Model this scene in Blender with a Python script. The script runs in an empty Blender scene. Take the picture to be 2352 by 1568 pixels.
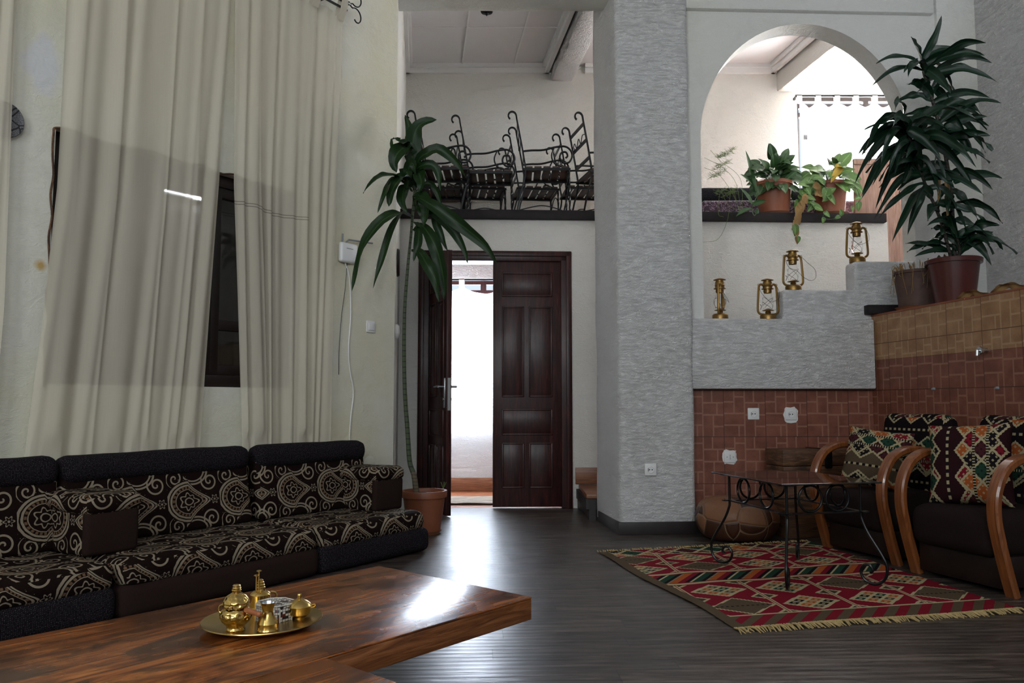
import bpy, bmesh, math, random
from mathutils import Vector, Matrix
R = math.radians; PI = math.pi
random.seed(7)
scene = bpy.context.scene
COL = scene.collection

# ------------------------------------------------------------------ camera
CAM_H = 0.90; PITCH = math.atan(141 / 1829.3)
cam_d = bpy.data.cameras.new('camera'); cam = bpy.data.objects.new('camera', cam_d); COL.objects.link(cam)
cam_d.sensor_width = 36; cam_d.lens = 28.0; cam_d.clip_start = 0.02
cam.location = (0, 0, CAM_H); cam.rotation_euler = (PI / 2 + PITCH, 0, 0)
scene.camera = cam

# ------------------------------------------------------------------ world, lights, exposure
scene.view_settings.view_transform = 'Standard'; scene.view_settings.look = 'None'
scene.view_settings.gamma = 1.0; scene.view_settings.exposure = 0.0
scene.view_settings.use_curve_mapping = False
scene.cycles.sample_clamp_indirect = 40.0
scene.cycles.max_bounces = 9
w = bpy.data.worlds.new('world'); scene.world = w; w.use_nodes = True
bgn = w.node_tree.nodes['Background']; bgn.inputs[0].default_value = (0.75, 0.87, 1.0, 1); bgn.inputs[1].default_value = 1.0

def area(name, loc, target, sx, sy, power, col=(1, 1, 1)):
    l = bpy.data.lights.new(name, 'AREA'); l.shape = 'RECTANGLE'; l.size = sx; l.size_y = sy
    l.energy = power; l.color = col
    o = bpy.data.objects.new(name, l); COL.objects.link(o); o.location = loc
    o.rotation_euler = (Vector(target) - Vector(loc)).to_track_quat('-Z', 'Y').to_euler()
    return o
DAY = (0.92, 0.97, 1.0)
# daylight outside the tall windows of the rear wall behind the camera
for i, x in enumerate((-2.6, 0.1, 2.0)):
    area('daylight_rear', (x, -3.45, 3.1), (x, 5, 2.6), 1.5, 2.3, (150, 75, 45)[i], DAY)
# daylight outside the gallery window, and outside the hallway window behind the door
area('daylight_gallery', (3.95, 8.95, 3.75), (3.2, 6.5, 3.4), 1.7, 1.7, 760, (0.97, 0.98, 1.0))
area('daylight_hall', (-0.35, 8.62, 1.35), (-0.3, 6.0, 0.8), 1.3, 1.5, 310, (0.72, 0.83, 1.0))

# ------------------------------------------------------------------ geometry helpers
F_PX = 1829.3; cP, sP = math.cos(PITCH), math.sin(PITCH)
def ray(px, py):
    x = (px - 1176) / F_PX; y = (784 - py) / F_PX
    return Vector((x, cP - y * sP, sP + y * cP))
def P(px, py, Y):                      # a measured photo point turned into a place at depth Y
    r = ray(px, py); return Vector((0, 0, CAM_H)) + r * (Y / r.y)
def PZ(px, py, z):
    r = ray(px, py); return Vector((0, 0, CAM_H)) + r * ((z - CAM_H) / r.z)
WD = Vector((.571, .821, 0)); WN = Vector((.821, -.571, 0)); W0 = WN * -3.95
WROT = math.atan2(.821, .571)
def W(t, p, z): return W0 + WD * t + WN * p + Vector((0, 0, z))
def WP(px, py, off=0.0):               # photo point on the left wall, as (t, z)
    r = ray(px, py); k = (-3.95 + off) / (r.dot(WN)); q = Vector((0, 0, CAM_H)) + r * k
    return q.dot(WD), q.z

class MB:
    def __init__(s): s.bm = bmesh.new(); s.uv = None
    def quad(s, pts): return s.bm.faces.new([s.bm.verts.new(p) for p in pts])
    def box(s, x0, x1, y0, y1, z0, z1, bev=0, seg=2, mtx=None):
        b = bmesh.new()
        v = [b.verts.new((x, y, z)) for x in (x0, x1) for y in (y0, y1) for z in (z0, z1)]
        for f in ((0,1,3,2),(4,6,7,5),(0,4,5,1),(2,3,7,6),(0,2,6,4),(1,5,7,3)): b.faces.new([v[i] for i in f])
        if bev: bmesh.ops.bevel(b, geom=b.edges[:], offset=bev, segments=seg, profile=.5, affect='EDGES')
        return s.merge(b, mtx)
    def merge(s, b, mtx=None):
        if mtx is not None: bmesh.ops.transform(b, matrix=mtx, verts=b.verts[:])
        bmesh.ops.recalc_face_normals(b, faces=b.faces[:])
        me = bpy.data.meshes.new('t'); b.to_mesh(me); b.free(); s.bm.from_mesh(me); bpy.data.meshes.remove(me); return s
    def prism(s, pts, axis, a, b_, bev=0, seg=2, mtx=None):
        """polygon pts in the two other axes, extruded along axis from a to b_"""
        b = bmesh.new()
        def mk(p, h): return (h, p[0], p[1]) if axis == 'x' else ((p[0], h, p[1]) if axis == 'y' else (p[0], p[1], h))
        lo = [b.verts.new(mk(p, a)) for p in pts]; hi = [b.verts.new(mk(p, b_)) for p in pts]
        b.faces.new(lo); b.faces.new(hi[::-1]); n = len(pts)
        for i in range(n): b.faces.new((lo[i], hi[i], hi[(i+1) % n], lo[(i+1) % n]))
        bmesh.ops.recalc_face_normals(b, faces=b.faces[:])
        if bev: bmesh.ops.bevel(b, geom=b.edges[:], offset=bev, segments=seg, profile=.5, affect='EDGES')
        return s.merge(b, mtx)
    def tube(s, pts, r, n=8, closed=False, twist=0.0, flat=None, cap=True):
        pts = [Vector(p) for p in pts]; m = len(pts)
        if m < 2: return s
        rs = r if isinstance(r, (list, tuple)) else [r] * m
        up = None; rings = []; L = 0
        for i, p in enumerate(pts):
            if closed: t = pts[(i+1) % m] - pts[i-1]
            else: t = pts[min(i+1, m-1)] - pts[max(i-1, 0)]
            if t.length < 1e-9: t = Vector((0, 0, 1))
            t.normalize()
            if up is None:
                up = Vector((0, 0, 1)) if abs(t.z) < .9 else Vector((1, 0, 0))
                if flat is not None: up = Vector(flat)
            if flat is not None: up = Vector(flat)
            up = (up - t * up.dot(t)).normalized(); sd = t.cross(up)
            if i: L += (p - pts[i-1]).length
            ring = []
            for k in range(n):
                a = 2 * PI * k / n + twist * L + (PI / 4 if n == 4 else 0)
                ring.append(s.bm.verts.new(p + (up * math.cos(a) + sd * math.sin(a)) * rs[i]))
            rings.append(ring)
        for i in range(m if closed else m - 1):
            A, B = rings[i], rings[(i+1) % m]
            for k in range(n): s.bm.faces.new((A[k], B[k], B[(k+1) % n], A[(k+1) % n]))
        if not closed and cap:
            s.bm.faces.new(rings[0]); s.bm.faces.new(rings[-1][::-1])
        return s
    def strap(s, pts, wdir, wid, th):
        """rectangular bar swept along pts; wdir = width direction"""
        pts = [Vector(p) for p in pts]; wd = Vector(wdir).normalized(); rings = []
        for i, p in enumerate(pts):
            t = (pts[min(i+1, len(pts)-1)] - pts[max(i-1, 0)]).normalized()
            wv = (wd - t * wd.dot(t)).normalized(); nn = t.cross(wv)
            W2 = wid / 2 if not isinstance(wid, (list, tuple)) else wid[i] / 2
            c = th * .22
            prof = [(W2-c, th/2), (W2, th/2-c), (W2, -th/2+c), (W2-c, -th/2), (-W2+c, -th/2), (-W2, -th/2+c), (-W2, th/2-c), (-W2+c, th/2)]
            rings.append([s.bm.verts.new(p + wv * a + nn * b) for a, b in prof])
        for A, B in zip(rings, rings[1:]):
            for k in range(8): s.bm.faces.new((A[k], B[k], B[(k+1) % 8], A[(k+1) % 8]))
        s.bm.faces.new(rings[0]); s.bm.faces.new(rings[-1][::-1]); return s
    def lathe(s, prof, n=32, c=(0, 0, 0), fn=None):
        c = Vector(c); rings = []
        for j, (r, z) in enumerate(prof):
            if r < 1e-6: rings.append([s.bm.verts.new(c + Vector((0, 0, z)))]); continue
            ring = []
            for k in range(n):
                a = 2 * PI * k / n; q = r * (fn(a, z, j) if fn else 1)
                ring.append(s.bm.verts.new(c + Vector((q * math.cos(a), q * math.sin(a), z))))
            rings.append(ring)
        for A, B in zip(rings, rings[1:]):
            if len(A) == 1 and len(B) == 1: continue
            for k in range(n):
                k2 = (k+1) % n
                if len(A) == 1: s.bm.faces.new((A[0], B[k2], B[k]))
                elif len(B) == 1: s.bm.faces.new((A[k], A[k2], B[0]))
                else: s.bm.faces.new((A[k], A[k2], B[k2], B[k]))
        return s
    def grid(s, fn, nu, nv, uvfn=None, closed_u=False):
        V = [[s.bm.verts.new(fn(i / nu, j / nv)) for j in range(nv + 1)] for i in range(nu + (0 if closed_u else 1))]
        if uvfn: ul = s.bm.loops.layers.uv.verify(); s.uv = 'own'
        for i in range(nu):
            for j in range(nv):
                ii = (i + 1) % nu if closed_u else i + 1
                f = s.bm.faces.new((V[i][j], V[ii][j], V[ii][j+1], V[i][j+1]))
                if uvfn:
                    for lp, (a, b) in zip(f.loops, ((i, j), (i+1, j), (i+1, j+1), (i, j+1))): lp[ul].uv = uvfn(a / nu, b / nv)
        return s
    def pillow(s, wx, h, th, uvs=1.0, n=22, corner=.06):
        """square scatter cushion in local x (width), z (height); thickness along y"""
        def mk(sg):
            def fn(u, v):
                a, b = 2*u-1, 2*v-1
                pin = 1 - corner * (1 - abs(a)**2) * abs(b)**3
                pin2 = 1 - corner * (1 - abs(b)**2) * abs(a)**3
                t = max(0, (1 - abs(a)**3)) ** .55 * max(0, (1 - abs(b)**3)) ** .55
                return Vector((a * wx/2 * pin2, sg * th/2 * t, b * h/2 * pin))
            return fn
        for sg in (-1, 1):
            s.grid(mk(sg), n, n, lambda u, v: (u * wx * uvs, v * h * uvs))
        bmesh.ops.remove_doubles(s.bm, verts=s.bm.verts[:], dist=1e-5)
        bmesh.ops.recalc_face_normals(s.bm, faces=s.bm.faces[:]); return s
    def noise(s, amp, sc, seed=0):
        from mathutils import noise as nz
        for v in s.bm.verts:
            q = v.co * sc + Vector((seed, seed * 1.7, 0)); v.co += nz.noise_vector(q) * amp
        return s
    def subdiv(s, maxlen):
        for _ in range(6):
            e = [x for x in s.bm.edges if x.calc_length() > maxlen]
            if not e: break
            bmesh.ops.subdivide_edges(s.bm, edges=e, cuts=1, use_grid_fill=True)
        return s
    def build(s, name, mat, parent=None, smooth=35, loc=None, rotz=None, recalc=False):
        if recalc: bmesh.ops.recalc_face_normals(s.bm, faces=s.bm.faces[:])
        me = bpy.data.meshes.new(name)
        if s.uv != 'own':
            s.bm.normal_update(); ul = s.bm.loops.layers.uv.verify()
            for f in s.bm.faces:
                n = f.normal; ax = max(range(3), key=lambda i: abs(n[i]))
                for lp in f.loops:
                    c = lp.vert.co
                    lp[ul].uv = (c.y, c.z) if ax == 0 else ((c.x, c.z) if ax == 1 else (c.x, c.y))
        s.bm.to_mesh(me); s.bm.free()
        if smooth:
            me.shade_smooth(); me.set_sharp_from_angle(angle=R(smooth))
        me.materials.append(mat)
        o = bpy.data.objects.new(name, me); COL.objects.link(o)
        if parent: o.parent = parent
        if loc is not None: o.location = loc
        if rotz is not None: o.rotation_euler = (0, 0, rotz)
        return o

def tag(o, label, cat, group=None):
    o['label'] = label; o['category'] = cat
    if group: o['group'] = group
    return o
def thing(name, label, cat, loc=(0, 0, 0), rotz=0, group=None):
    o = bpy.data.objects.new(name, None); COL.objects.link(o); o.empty_display_size = .1
    o.location = loc; o.rotation_euler = (0, 0, rotz); return tag(o, label, cat, group)
def struct(name, mb, mat, **k):
    o = mb.build(name, mat, **k); o['kind'] = 'structure'; return o
def sroot(name, loc=(0, 0, 0), rotz=0):
    o = bpy.data.objects.new(name, None); COL.objects.link(o); o.location = loc
    o.rotation_euler = (0, 0, rotz); o['kind'] = 'structure'; return o
def dup(root, loc, rotz, label, group=None):
    r = root.copy(); COL.objects.link(r); r.location = loc; r.rotation_euler = (0, 0, rotz); r['label'] = label
    if group: r['group'] = group
    for ch in list(root.children):
        c = ch.copy(); COL.objects.link(c); c.parent = r
        for g in list(ch.children):
            d = g.copy(); COL.objects.link(d); d.parent = c
    return r
def bez(pts, n=16):
    """Catmull-Rom through the points"""
    pts = [Vector(p) for p in pts]; out = []
    q = [pts[0]*2 - pts[1]] + pts + [pts[-1]*2 - pts[-2]]
    for i in range(len(pts) - 1):
        a, b, c, d = q[i:i+4]
        for k in range(n):
            t = k / n
            out.append(.5 * ((2*b) + (c-a)*t + (2*a-5*b+4*c-d)*t*t + (3*b-a-3*c+d)*t**3))
    return out + [pts[-1]]

# ------------------------------------------------------------------ node maths
NT = None
class X:
    def __init__(s, k): s.k = k
    def __add__(a, b): return m('ADD', a, b)
    __radd__ = __add__
    def __mul__(a, b): return m('MULTIPLY', a, b)
    __rmul__ = __mul__
    def __sub__(a, b): return m('SUBTRACT', a, b)
    def __rsub__(a, b): return m('SUBTRACT', b, a)
    def __truediv__(a, b): return m('DIVIDE', a, b)
    def __neg__(a): return m('MULTIPLY', a, -1.0)
def setin(i, v):
    if isinstance(v, X): NT.links.new(v.k, i)
    elif v is not None:
        try: i.default_value = v
        except Exception: i.default_value = (*v, 1)
def m(op, a, b=None, c=None):
    n = NT.nodes.new('ShaderNodeMath'); n.operation = op
    for i, v in zip(n.inputs, (a, b, c)): setin(i, v)
    return X(n.outputs[0])
def lt(a, b): return m('LESS_THAN', a, b)
def gt(a, b): return m('GREATER_THAN', a, b)
def frac(a): return m('FRACT', a)
def flo(a): return m('FLOOR', a)
def ab(a): return m('ABSOLUTE', a)
def mx(a, b): return m('MAXIMUM', a, b)
def mn(a, b): return m('MINIMUM', a, b)
def sin(a): return m('SINE', a)
def cos(a): return m('COSINE', a)
def sq(a): return m('SQRT', a)
def at2(a, b): return m('ARCTAN2', a, b)
def pp(a, s): return m('PINGPONG', a, s)
def mod(a, b): return m('FLOORED_MODULO', a, b)
def band(a, lo, hi): return gt(a, lo) * lt(a, hi)
def length(a, b): return sq(a * a + b * b)
def col(c): 
    n = NT.nodes.new('ShaderNodeRGB'); n.outputs[0].default_value = (*c, 1); return X(n.outputs[0])
def mix(f, a, b):
    n = NT.nodes.new('ShaderNodeMix'); n.data_type = 'RGBA'
    setin(n.inputs[0], f); setin(n.inputs[6], a if isinstance(a, X) else (*a, 1)); setin(n.inputs[7], b if isinstance(b, X) else (*b, 1))
    return X(n.outputs[2])
def coord(kind='UV'):
    n = NT.nodes.new('ShaderNodeTexCoord'); return X(n.outputs[kind])
def sep(v):
    n = NT.nodes.new('ShaderNodeSeparateXYZ'); setin(n.inputs[0], v); return [X(o) for o in n.outputs]
def comb(a, b, c=0.0):
    n = NT.nodes.new('ShaderNodeCombineXYZ')
    for i, v in zip(n.inputs, (a, b, c)): setin(i, v)
    return X(n.outputs[0])
def mapv(v, scale=(1, 1, 1), loc=(0, 0, 0), rot=(0, 0, 0)):
    n = NT.nodes.new('ShaderNodeMapping'); setin(n.inputs[0], v)
    n.inputs[1].default_value = loc; n.inputs[2].default_value = rot; n.inputs[3].default_value = scale; return X(n.outputs[0])
def noise(v, scale, detail=3, rough=.5, dist=0.0, colr=False):
    n = NT.nodes.new('ShaderNodeTexNoise'); setin(n.inputs['Vector'], v); n.inputs['Scale'].default_value = scale
    n.inputs['Detail'].default_value = detail; n.inputs['Roughness'].default_value = rough; n.inputs['Distortion'].default_value = dist
    return X(n.outputs[1 if colr else 0])
def voro(v, scale, feature='F1', out='Distance', rnd=1.0):
    n = NT.nodes.new('ShaderNodeTexVoronoi'); n.feature = feature; setin(n.inputs['Vector'], v)
    n.inputs['Scale'].default_value = scale; n.inputs['Randomness'].default_value = rnd
    return X(n.outputs[out])
def ramp(f, stops, interp='LINEAR'):
    n = NT.nodes.new('ShaderNodeValToRGB'); setin(n.inputs[0], f); n.color_ramp.interpolation = interp
    e = n.color_ramp.elements
    while len(e) < len(stops): e.new(.5)
    for el, (p, c) in zip(e, stops): el.position = p; el.color = (*c, 1)
    return X(n.outputs[0])
def ss(a, lo, hi):
    n = NT.nodes.new('ShaderNodeMapRange'); setin(n.inputs[0], a); n.inputs[1].default_value = lo; n.inputs[2].default_value = hi; return X(n.outputs[0])
MATS = {}
def mat(name, fn, rough=.6, metal=0.0, spec=.5, bump=None, **kw):
    """fn() returns the base colour (tuple or node); bump=(height node fn, strength, distance)"""
    global NT
    mm = bpy.data.materials.new(name); mm.use_nodes = True; NT = mm.node_tree
    b = NT.nodes['Principled BSDF']
    c = fn() if callable(fn) else fn
    if isinstance(c, tuple) and len(c) == 2 and isinstance(c[0], X): c, hgt = c
    else: hgt = None
    setin(b.inputs['Base Color'], c if isinstance(c, X) else (*c, 1))
    r = rough() if callable(rough) else rough
    setin(b.inputs['Roughness'], r); b.inputs['Metallic'].default_value = metal
    b.inputs['Specular IOR Level'].default_value = spec
    for k, v in kw.items(): b.inputs[k.replace('_', ' ')].default_value = v
    if bump:
        n = NT.nodes.new('ShaderNodeBump'); n.inputs['Strength'].default_value = bump[1]; n.inputs['Distance'].default_value = bump[2]
        setin(n.inputs['Height'], bump[0]() if bump[0] else hgt); NT.links.new(n.outputs[0], b.inputs['Normal'])
    MATS[name] = mm; return mm
def vary(c, amt=.12, scale=6, kind='Object', detail=4):
    n = noise(coord(kind), scale, detail)
    lo = tuple(max(0, x * (1 - amt)) for x in c); hi = tuple(min(1, x * (1 + amt)) for x in c)
    return mix(ss(n, .3, .7), lo, hi)
# ------------------------------------------------------------------ materials
def plaster_h(amp_stroke=1.0):
    v = coord('Object')
    lo = noise(v, 2.2, 3); mid = noise(v, 9, 5, .6, 1.2)
    st = noise(mapv(v, (1, 1, 2.6), rot=(0, .5, .3)), 14, 4, .6, 2.2)
    fine = noise(v, 70, 3)
    return lo * 1.2 + mid * .7 + ab(st - .5) * (1.4 * amp_stroke) + fine * .12
def plaster_c(base, warm, dirt, k=.5):
    def f():
        v = coord('Object')
        c = mix(ss(noise(v, .9, 4, .6), .42, .7) * k, base, warm)
        return mix(ss(noise(v, 3.1, 6, .65, .6), .56, .85) * .55, c, dirt)
    return f
WHITE = (.76, .76, .735)
def stained(fn):
    def f():
        c = fn(); x, y, z = sep(coord('Object')); wob = noise(coord('Object'), 9, 3) - .5
        d = length((x - 1.785) * 1.0, z - 1.545) + wob * .05
        c = mix(ss(d, .035, .012) * .85, c, (.55, .33, .06))
        d = length((x - 1.60) * 1.0, z - 1.32) + wob * .05
        c = mix(ss(d, .018, .006) * .8, c, (.55, .33, .08))
        d = length((x - 1.76) * 1.6, z - 2.52) + wob * .22
        return mix(ss(d, .16, .10) * .7, c, (.70, .71, .76))
    return f
mat('plaster_wall', plaster_c(WHITE, (.72, .70, .58), (.52, .53, .52)), .75, spec=.25, bump=(lambda: plaster_h(.6), .55, .02))
mat('plaster_left', stained(plaster_c((.76, .75, .66), (.70, .655, .46), (.52, .51, .43), .9)), .72, spec=.3, bump=(lambda: plaster_h(.4), .5, .018))
mat('plaster_rough', plaster_c((.76, .755, .76), (.70, .68, .66), (.56, .55, .57)), .7, spec=.3, bump=(lambda: plaster_h(1.3), .8, .022))
mat('plaster_gallery', plaster_c((.80, .785, .745), (.78, .74, .65), (.64, .62, .59)), .7, spec=.3, bump=(lambda: plaster_h(1.0), .6, .02))
mat('ceiling_board', lambda: vary((.74, .73, .74), .03, 2), .6)
mat('cornice_white', (.80, .80, .80), .5)
mat('dark_skirting', lambda: vary((.022, .017, .016), .3, 8), .5)
mat('ledge_dark', lambda: vary((.015, .011, .012), .3, 8), .6, spec=.25)

def floor_c():
    x, y, z = sep(coord('Object'))
    u = x * .999 + y * .042; v = y * .999 - x * .042
    row = flo(v / .125); fv = frac(v / .125)
    sh = frac(sin(row * 12.9898) * 43758.5)
    fu = frac(u / 1.3 + sh); plank = flo(u / 1.3 + sh)
    rnd = frac(sin(row * 78.233 + plank * 37.7) * 4375.85)
    seam = mx(lt(fv, .018), lt(fu, .0022))
    g = noise(comb(u * 1.1, v * 11, rnd * 9), 3, 6, .62, .6)
    c = ramp(g, [(.34, (.018, .014, .012)), (.5, (.066, .050, .042)), (.66, (.165, .132, .112))])
    c = mix(rnd * .45, c, (.032, .027, .026))
    grain = noise(comb(u * 3, v * 60, rnd * 7), 2, 3)
    rip = sin(v * (2 * PI / .0415)) * .5 + noise(comb(u * 2.5, v * 11, 0), 2, 3) * 1.6
    h = rip * .42 + grain * .8 - seam * 3.0
    return mix(seam, c, (.008, .006, .006)), h
mat('floor_planks', floor_c, lambda: .25 + noise(coord('Object'), 7, 4) * .2, spec=.42, bump=(None, .45, .004))

def wood_c(dark, mid, light, su=1.0, blot=True, kind='UV', swap=False):
    def f():
        u, v, _ = sep(coord(kind))
        if swap: u, v = v, u
        g = noise(comb(u * 1.3 * su, v * 13 * su), 2.5, 6, .6, 1.2)
        fine = noise(comb(u * 4 * su, v * 90 * su), 2, 3)
        c = ramp(g * .8 + fine * .2, [(.3, dark), (.5, mid), (.68, light)])
        if blot:
            b = noise(comb(u * 2.6 * su, v * 6 * su), 1.6, 4, .55, .8)
            kn = voro(comb(u * 2.2, v * 4.2), 1.1)
            c = mix(ss(b, .47, .62) * .85, c, dark)
            c = mix(ss(kn, .16, .03) * .85, c, tuple(x * .4 for x in dark))
        return c, g + fine * .4
    return f
mat('table_wood', wood_c((.040, .012, .004), (.29, .082, .018), (.56, .20, .048)), lambda: .19 + noise(coord('UV'), 8, 4) * .14, bump=(None, .12, .004), spec=.32, Coat_Weight=.06, Coat_Roughness=.12)
mat('table_edge_wood', wood_c((.06, .020, .007), (.23, .078, .024), (.40, .16, .06), 1.4, False), .3, bump=(None, .3, .005))
mat('door_wood', wood_c((.011, .0035, .004), (.034, .0075, .007), (.085, .018, .013), 1, False, swap=True), lambda: .26 + noise(coord('UV'), 6, 4) * .25, spec=.35, bump=(None, .25, .004), Coat_Weight=.08, Coat_Roughness=.2)
mat('arm_wood', wood_c((.12, .034, .010), (.22, .068, .019), (.32, .11, .034), 1.5, False, swap=True), .28, bump=(None, .05, .002), Coat_Weight=.4)
mat('step_wood', wood_c((.13, .045, .02), (.24, .09, .04), (.36, .16, .08), 1, False), .4)
mat('hall_floor', wood_c((.16, .05, .02), (.30, .10, .045), (.45, .2, .1), 1, False), .3)
mat('trunk_wood', wood_c((.03, .014, .008), (.12, .055, .026), (.24, .12, .055), 1.3, True), .5, bump=(None, .4, .006))
mat('panel_wood', wood_c((.24, .125, .085), (.40, .23, .165), (.52, .34, .26), 1, False, swap=True), .4)
mat('chair_slat', wood_c((.014, .006, .004), (.040, .016, .010), (.075, .032, .02), 1.4, False), .45)
mat('window_wood', lambda: vary((.012, .006, .005), .3, 9), .4)
mat('shutter_dark', (.010, .008, .007), .6)
mm = bpy.data.materials.new('glass_pane'); mm.use_nodes = True; NT = mm.node_tree
gl = NT.nodes.new('ShaderNodeBsdfGlossy'); gl.inputs['Roughness'].default_value = .01; tp_ = NT.nodes.new('ShaderNodeBsdfTransparent')
mxs = NT.nodes.new('ShaderNodeMixShader'); mxs.inputs[0].default_value = .10
NT.links.new(tp_.outputs[0], mxs.inputs[1]); NT.links.new(gl.outputs[0], mxs.inputs[2]); NT.links.new(mxs.outputs[0], NT.nodes['Material Output'].inputs[0]); MATS['glass_pane'] = mm

# --- brown damask of the floor sofa
def damask():
    u, v, _ = sep(coord('UV'))
    TU, TV = .30, .30
    row = flo(v / TV)
    uu = u / TU + mod(row, 2.0) * .5
    x = (frac(uu) - .5) * TU; y = (frac(v / TV) - .5) * TV
    wob = noise(coord('UV'), 45, 2) - .5
    def tear(cx, cy, s, flip=1.0):
        a = (x - cx) / s * flip; b = (y - cy) / s
        # onion shaped medallion that points to +x
        k = 1.0 + mx(a, 0.0) * 1.05
        d = length(a * .80, b * k * (1.0 + mx(a, 0.0) * .4)) + wob * .05
        return d, a, b
    d, a, b = tear(-.03, .0, .098)
    ln = mx(band(d, .93, 1.03), mx(band(d, .78, .87), band(d, .60, .64)))
    th = at2(b, a)
    ln = mx(ln, lt(ab(d - .38 - cos(th * 7.0) * .07), .035) * lt(d, .55))
    ln = mx(ln, lt(ab(d - .18), .03))
    sol = band(d, .66, .76) * gt(frac(th * 3.82), .42)
    # half drop partner: swirling plume
    def spiral(cx, cy, rmax, n, sgn=1.0, wdt=.3):
        p = x - cx; q = y - cy; r = length(p, q)
        t = at2(q, p) * (sgn / (2 * PI))
        return lt(frac(t + r * n), wdt) * lt(r, rmax)
    ln = mx(ln, spiral(.095, .095, .052, 34) * gt(d, 1.1))
    ln = mx(ln, spiral(.095, -.095, .052, 34, -1.0) * gt(d, 1.1))
    ln = mx(ln, spiral(-.105, .118, .048, 36, -1.0) * gt(d, 1.08))
    ln = mx(ln, spiral(-.105, -.118, .048, 36) * gt(d, 1.08))
    for cx, cy, r0 in ((.0, .152, .072), (.0, -.148, .072)):
        q = length((x - cx) * .8, y - cy)
        ln = mx(ln, mx(band(q, r0 * .88, r0), band(q, r0 * .68, r0 * .78)) * gt(d, 1.1) * gt(x + .055, 0.0))
    # rosette
    p = x - .118; q = y; rr = length(p, q); fth = at2(q, p)
    pet = .0215 * 1.0
    fl = rr / (cos(fth * 6.0) * .0055 + .0185)
    ln = mx(ln * gt(fl, 1.25), mx(band(fl, .78, 1.05), lt(rr, .0055)))
    dots = lt(voro(coord('UV'), 95), .16) * band(d, 1.08, 1.3)
    ln = mx(ln, dots * .8)
    tan = sol
    thr = noise(mapv(coord('UV'), (1, .35, 1)), 420, 1)
    base = mix(thr, (.0065, .0032, .0026), (.015, .0075, .006))
    cream = mix(noise(coord('UV'), 5, 2), (.23, .185, .13), (.36, .30, .22))
    c = mix(ln * (.78 + thr * .3), base, cream)
    c = mix(tan * (1.0 - ln) * .8, c, (.185, .105, .058))
    return c, ln + tan * .6 + thr * .4
mat('damask_fabric', damask, .8, spec=.06, bump=(None, .35, .002), Sheen_Weight=0.0)
def weave(c0, c1, sc):
    def f():
        u, v, _ = sep(coord('UV'))
        a = frac(u * sc) - .5; b = frac(v * sc + mod(flo(u * sc), 2.0) * .5) - .5
        d = length(a, b); n = noise(coord('UV'), 160, 2)
        k = lt(d, .33) * ss(n, .42, .62)
        return mix(k, c0, c1), d * -1.0
    return f
mat('speckled_fabric', weave((.009, .0072, .009), (.070, .060, .068), 150), .85, spec=.06, bump=(None, .6, .002), Sheen_Weight=0.0)
mat('brown_fabric', lambda: mix(noise(mapv(coord('UV'), (1, .2, 1)), 320, 2), (.014, .0075, .006), (.032, .018, .015)), .9, spec=.1, Sheen_Weight=0.0)
mat('chair_fabric', lambda: mix(noise(mapv(coord('UV'), (1, .15, 1)), 260, 2), (.012, .007, .0065), (.024, .015, .014)), .9, spec=.1, Sheen_Weight=0.0)
mat('curtain_cotton', lambda: mix(noise(mapv(coord('UV'), (18, .5, 1)), 9, 3), (.70, .64, .51), (.78, .73, .61)), .9, spec=.1)
def sheerize(name, tr, transl, c):
    global NT
    mm = MATS[name]; NT = mm.node_tree; b = NT.nodes['Principled BSDF']; out = NT.nodes['Material Output']
    tl = NT.nodes.new('ShaderNodeBsdfTranslucent'); tl.inputs[0].default_value = (*c, 1)
    tp = NT.nodes.new('ShaderNodeBsdfTransparent')
    m1 = NT.nodes.new('ShaderNodeMixShader'); m1.inputs[0].default_value = transl
    m2 = NT.nodes.new('ShaderNodeMixShader'); m2.inputs[0].default_value = tr
    L = NT.links
    L.new(b.outputs[0], m1.inputs[1]); L.new(tl.outputs[0], m1.inputs[2])
    L.new(m1.outputs[0], m2.inputs[1]); L.new(tp.outputs[0], m2.inputs[2]); L.new(m2.outputs[0], out.inputs[0])
sheerize('curtain_cotton', .33, .10, (.7, .66, .58))
def stitched():
    c = mix(noise(mapv(coord('UV'), (18, .5, 1)), 9, 3), (.70, .64, .51), (.78, .73, .61)); u, v, _ = sep(coord('UV'))
    vv = v + sin(u * 9.0) * .006
    ln = mx(lt(ab(vv - 1.335), .0022), lt(ab(vv - 1.350), .0022)) * lt(u, .85)
    return mix(ln * .75, c, (.16, .14, .11))
mat('curtain_stitched', stitched, .9, spec=.1); sheerize('curtain_stitched', .33, .10, (.7, .66, .58))
mat('curtain_voile', (.86, .85, .83), .9, spec=.1); sheerize('curtain_voile', .12, .6, (.95, .94, .92))

# --- kilim weave (rug, cushions, chair backs)
RED = (.23, .011, .024); CREAM = (.52, .44, .26); ORG = (.46, .11, .025); GRN = (.018, .062, .038); BLK = (.012, .009, .011); TAN = (.115, .082, .05); PLUM = (.075, .018, .022)
def lozenges(u, v, cu, cv, seed=0.0):
    """cream outlined lozenge lattice; returns colour + line mask"""
    a = u / cu; b = v / cv
    s = a + b; d = a - b
    fs, fd = frac(s), frac(d); i, j = flo(s), flo(d)
    es = mn(mn(fs, 1.0 - fs), mn(fd, 1.0 - fd))
    tooth = pp(u * 60.0 + v * 10.0, .5) * .10
    line = lt(es, .055 + tooth * .9)
    r = frac(sin(i * 12.98 + j * 78.2 + seed) * 4375.5)
    c = mix(gt(r, .2), PLUM, GRN); c = mix(gt(r, .42), c, RED); c = mix(gt(r, .62), c, BLK); c = mix(gt(r, .8), c, ORG)
    dot = lt(mx(ab(frac(fs * 3.0) - .5), ab(frac(fd * 3.0) - .5)), .2) * gt(es, .12)
    c = mix(dot * .8, c, mix(gt(r, .5), BLK, CREAM))
    return mix(line, c, CREAM)
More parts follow.
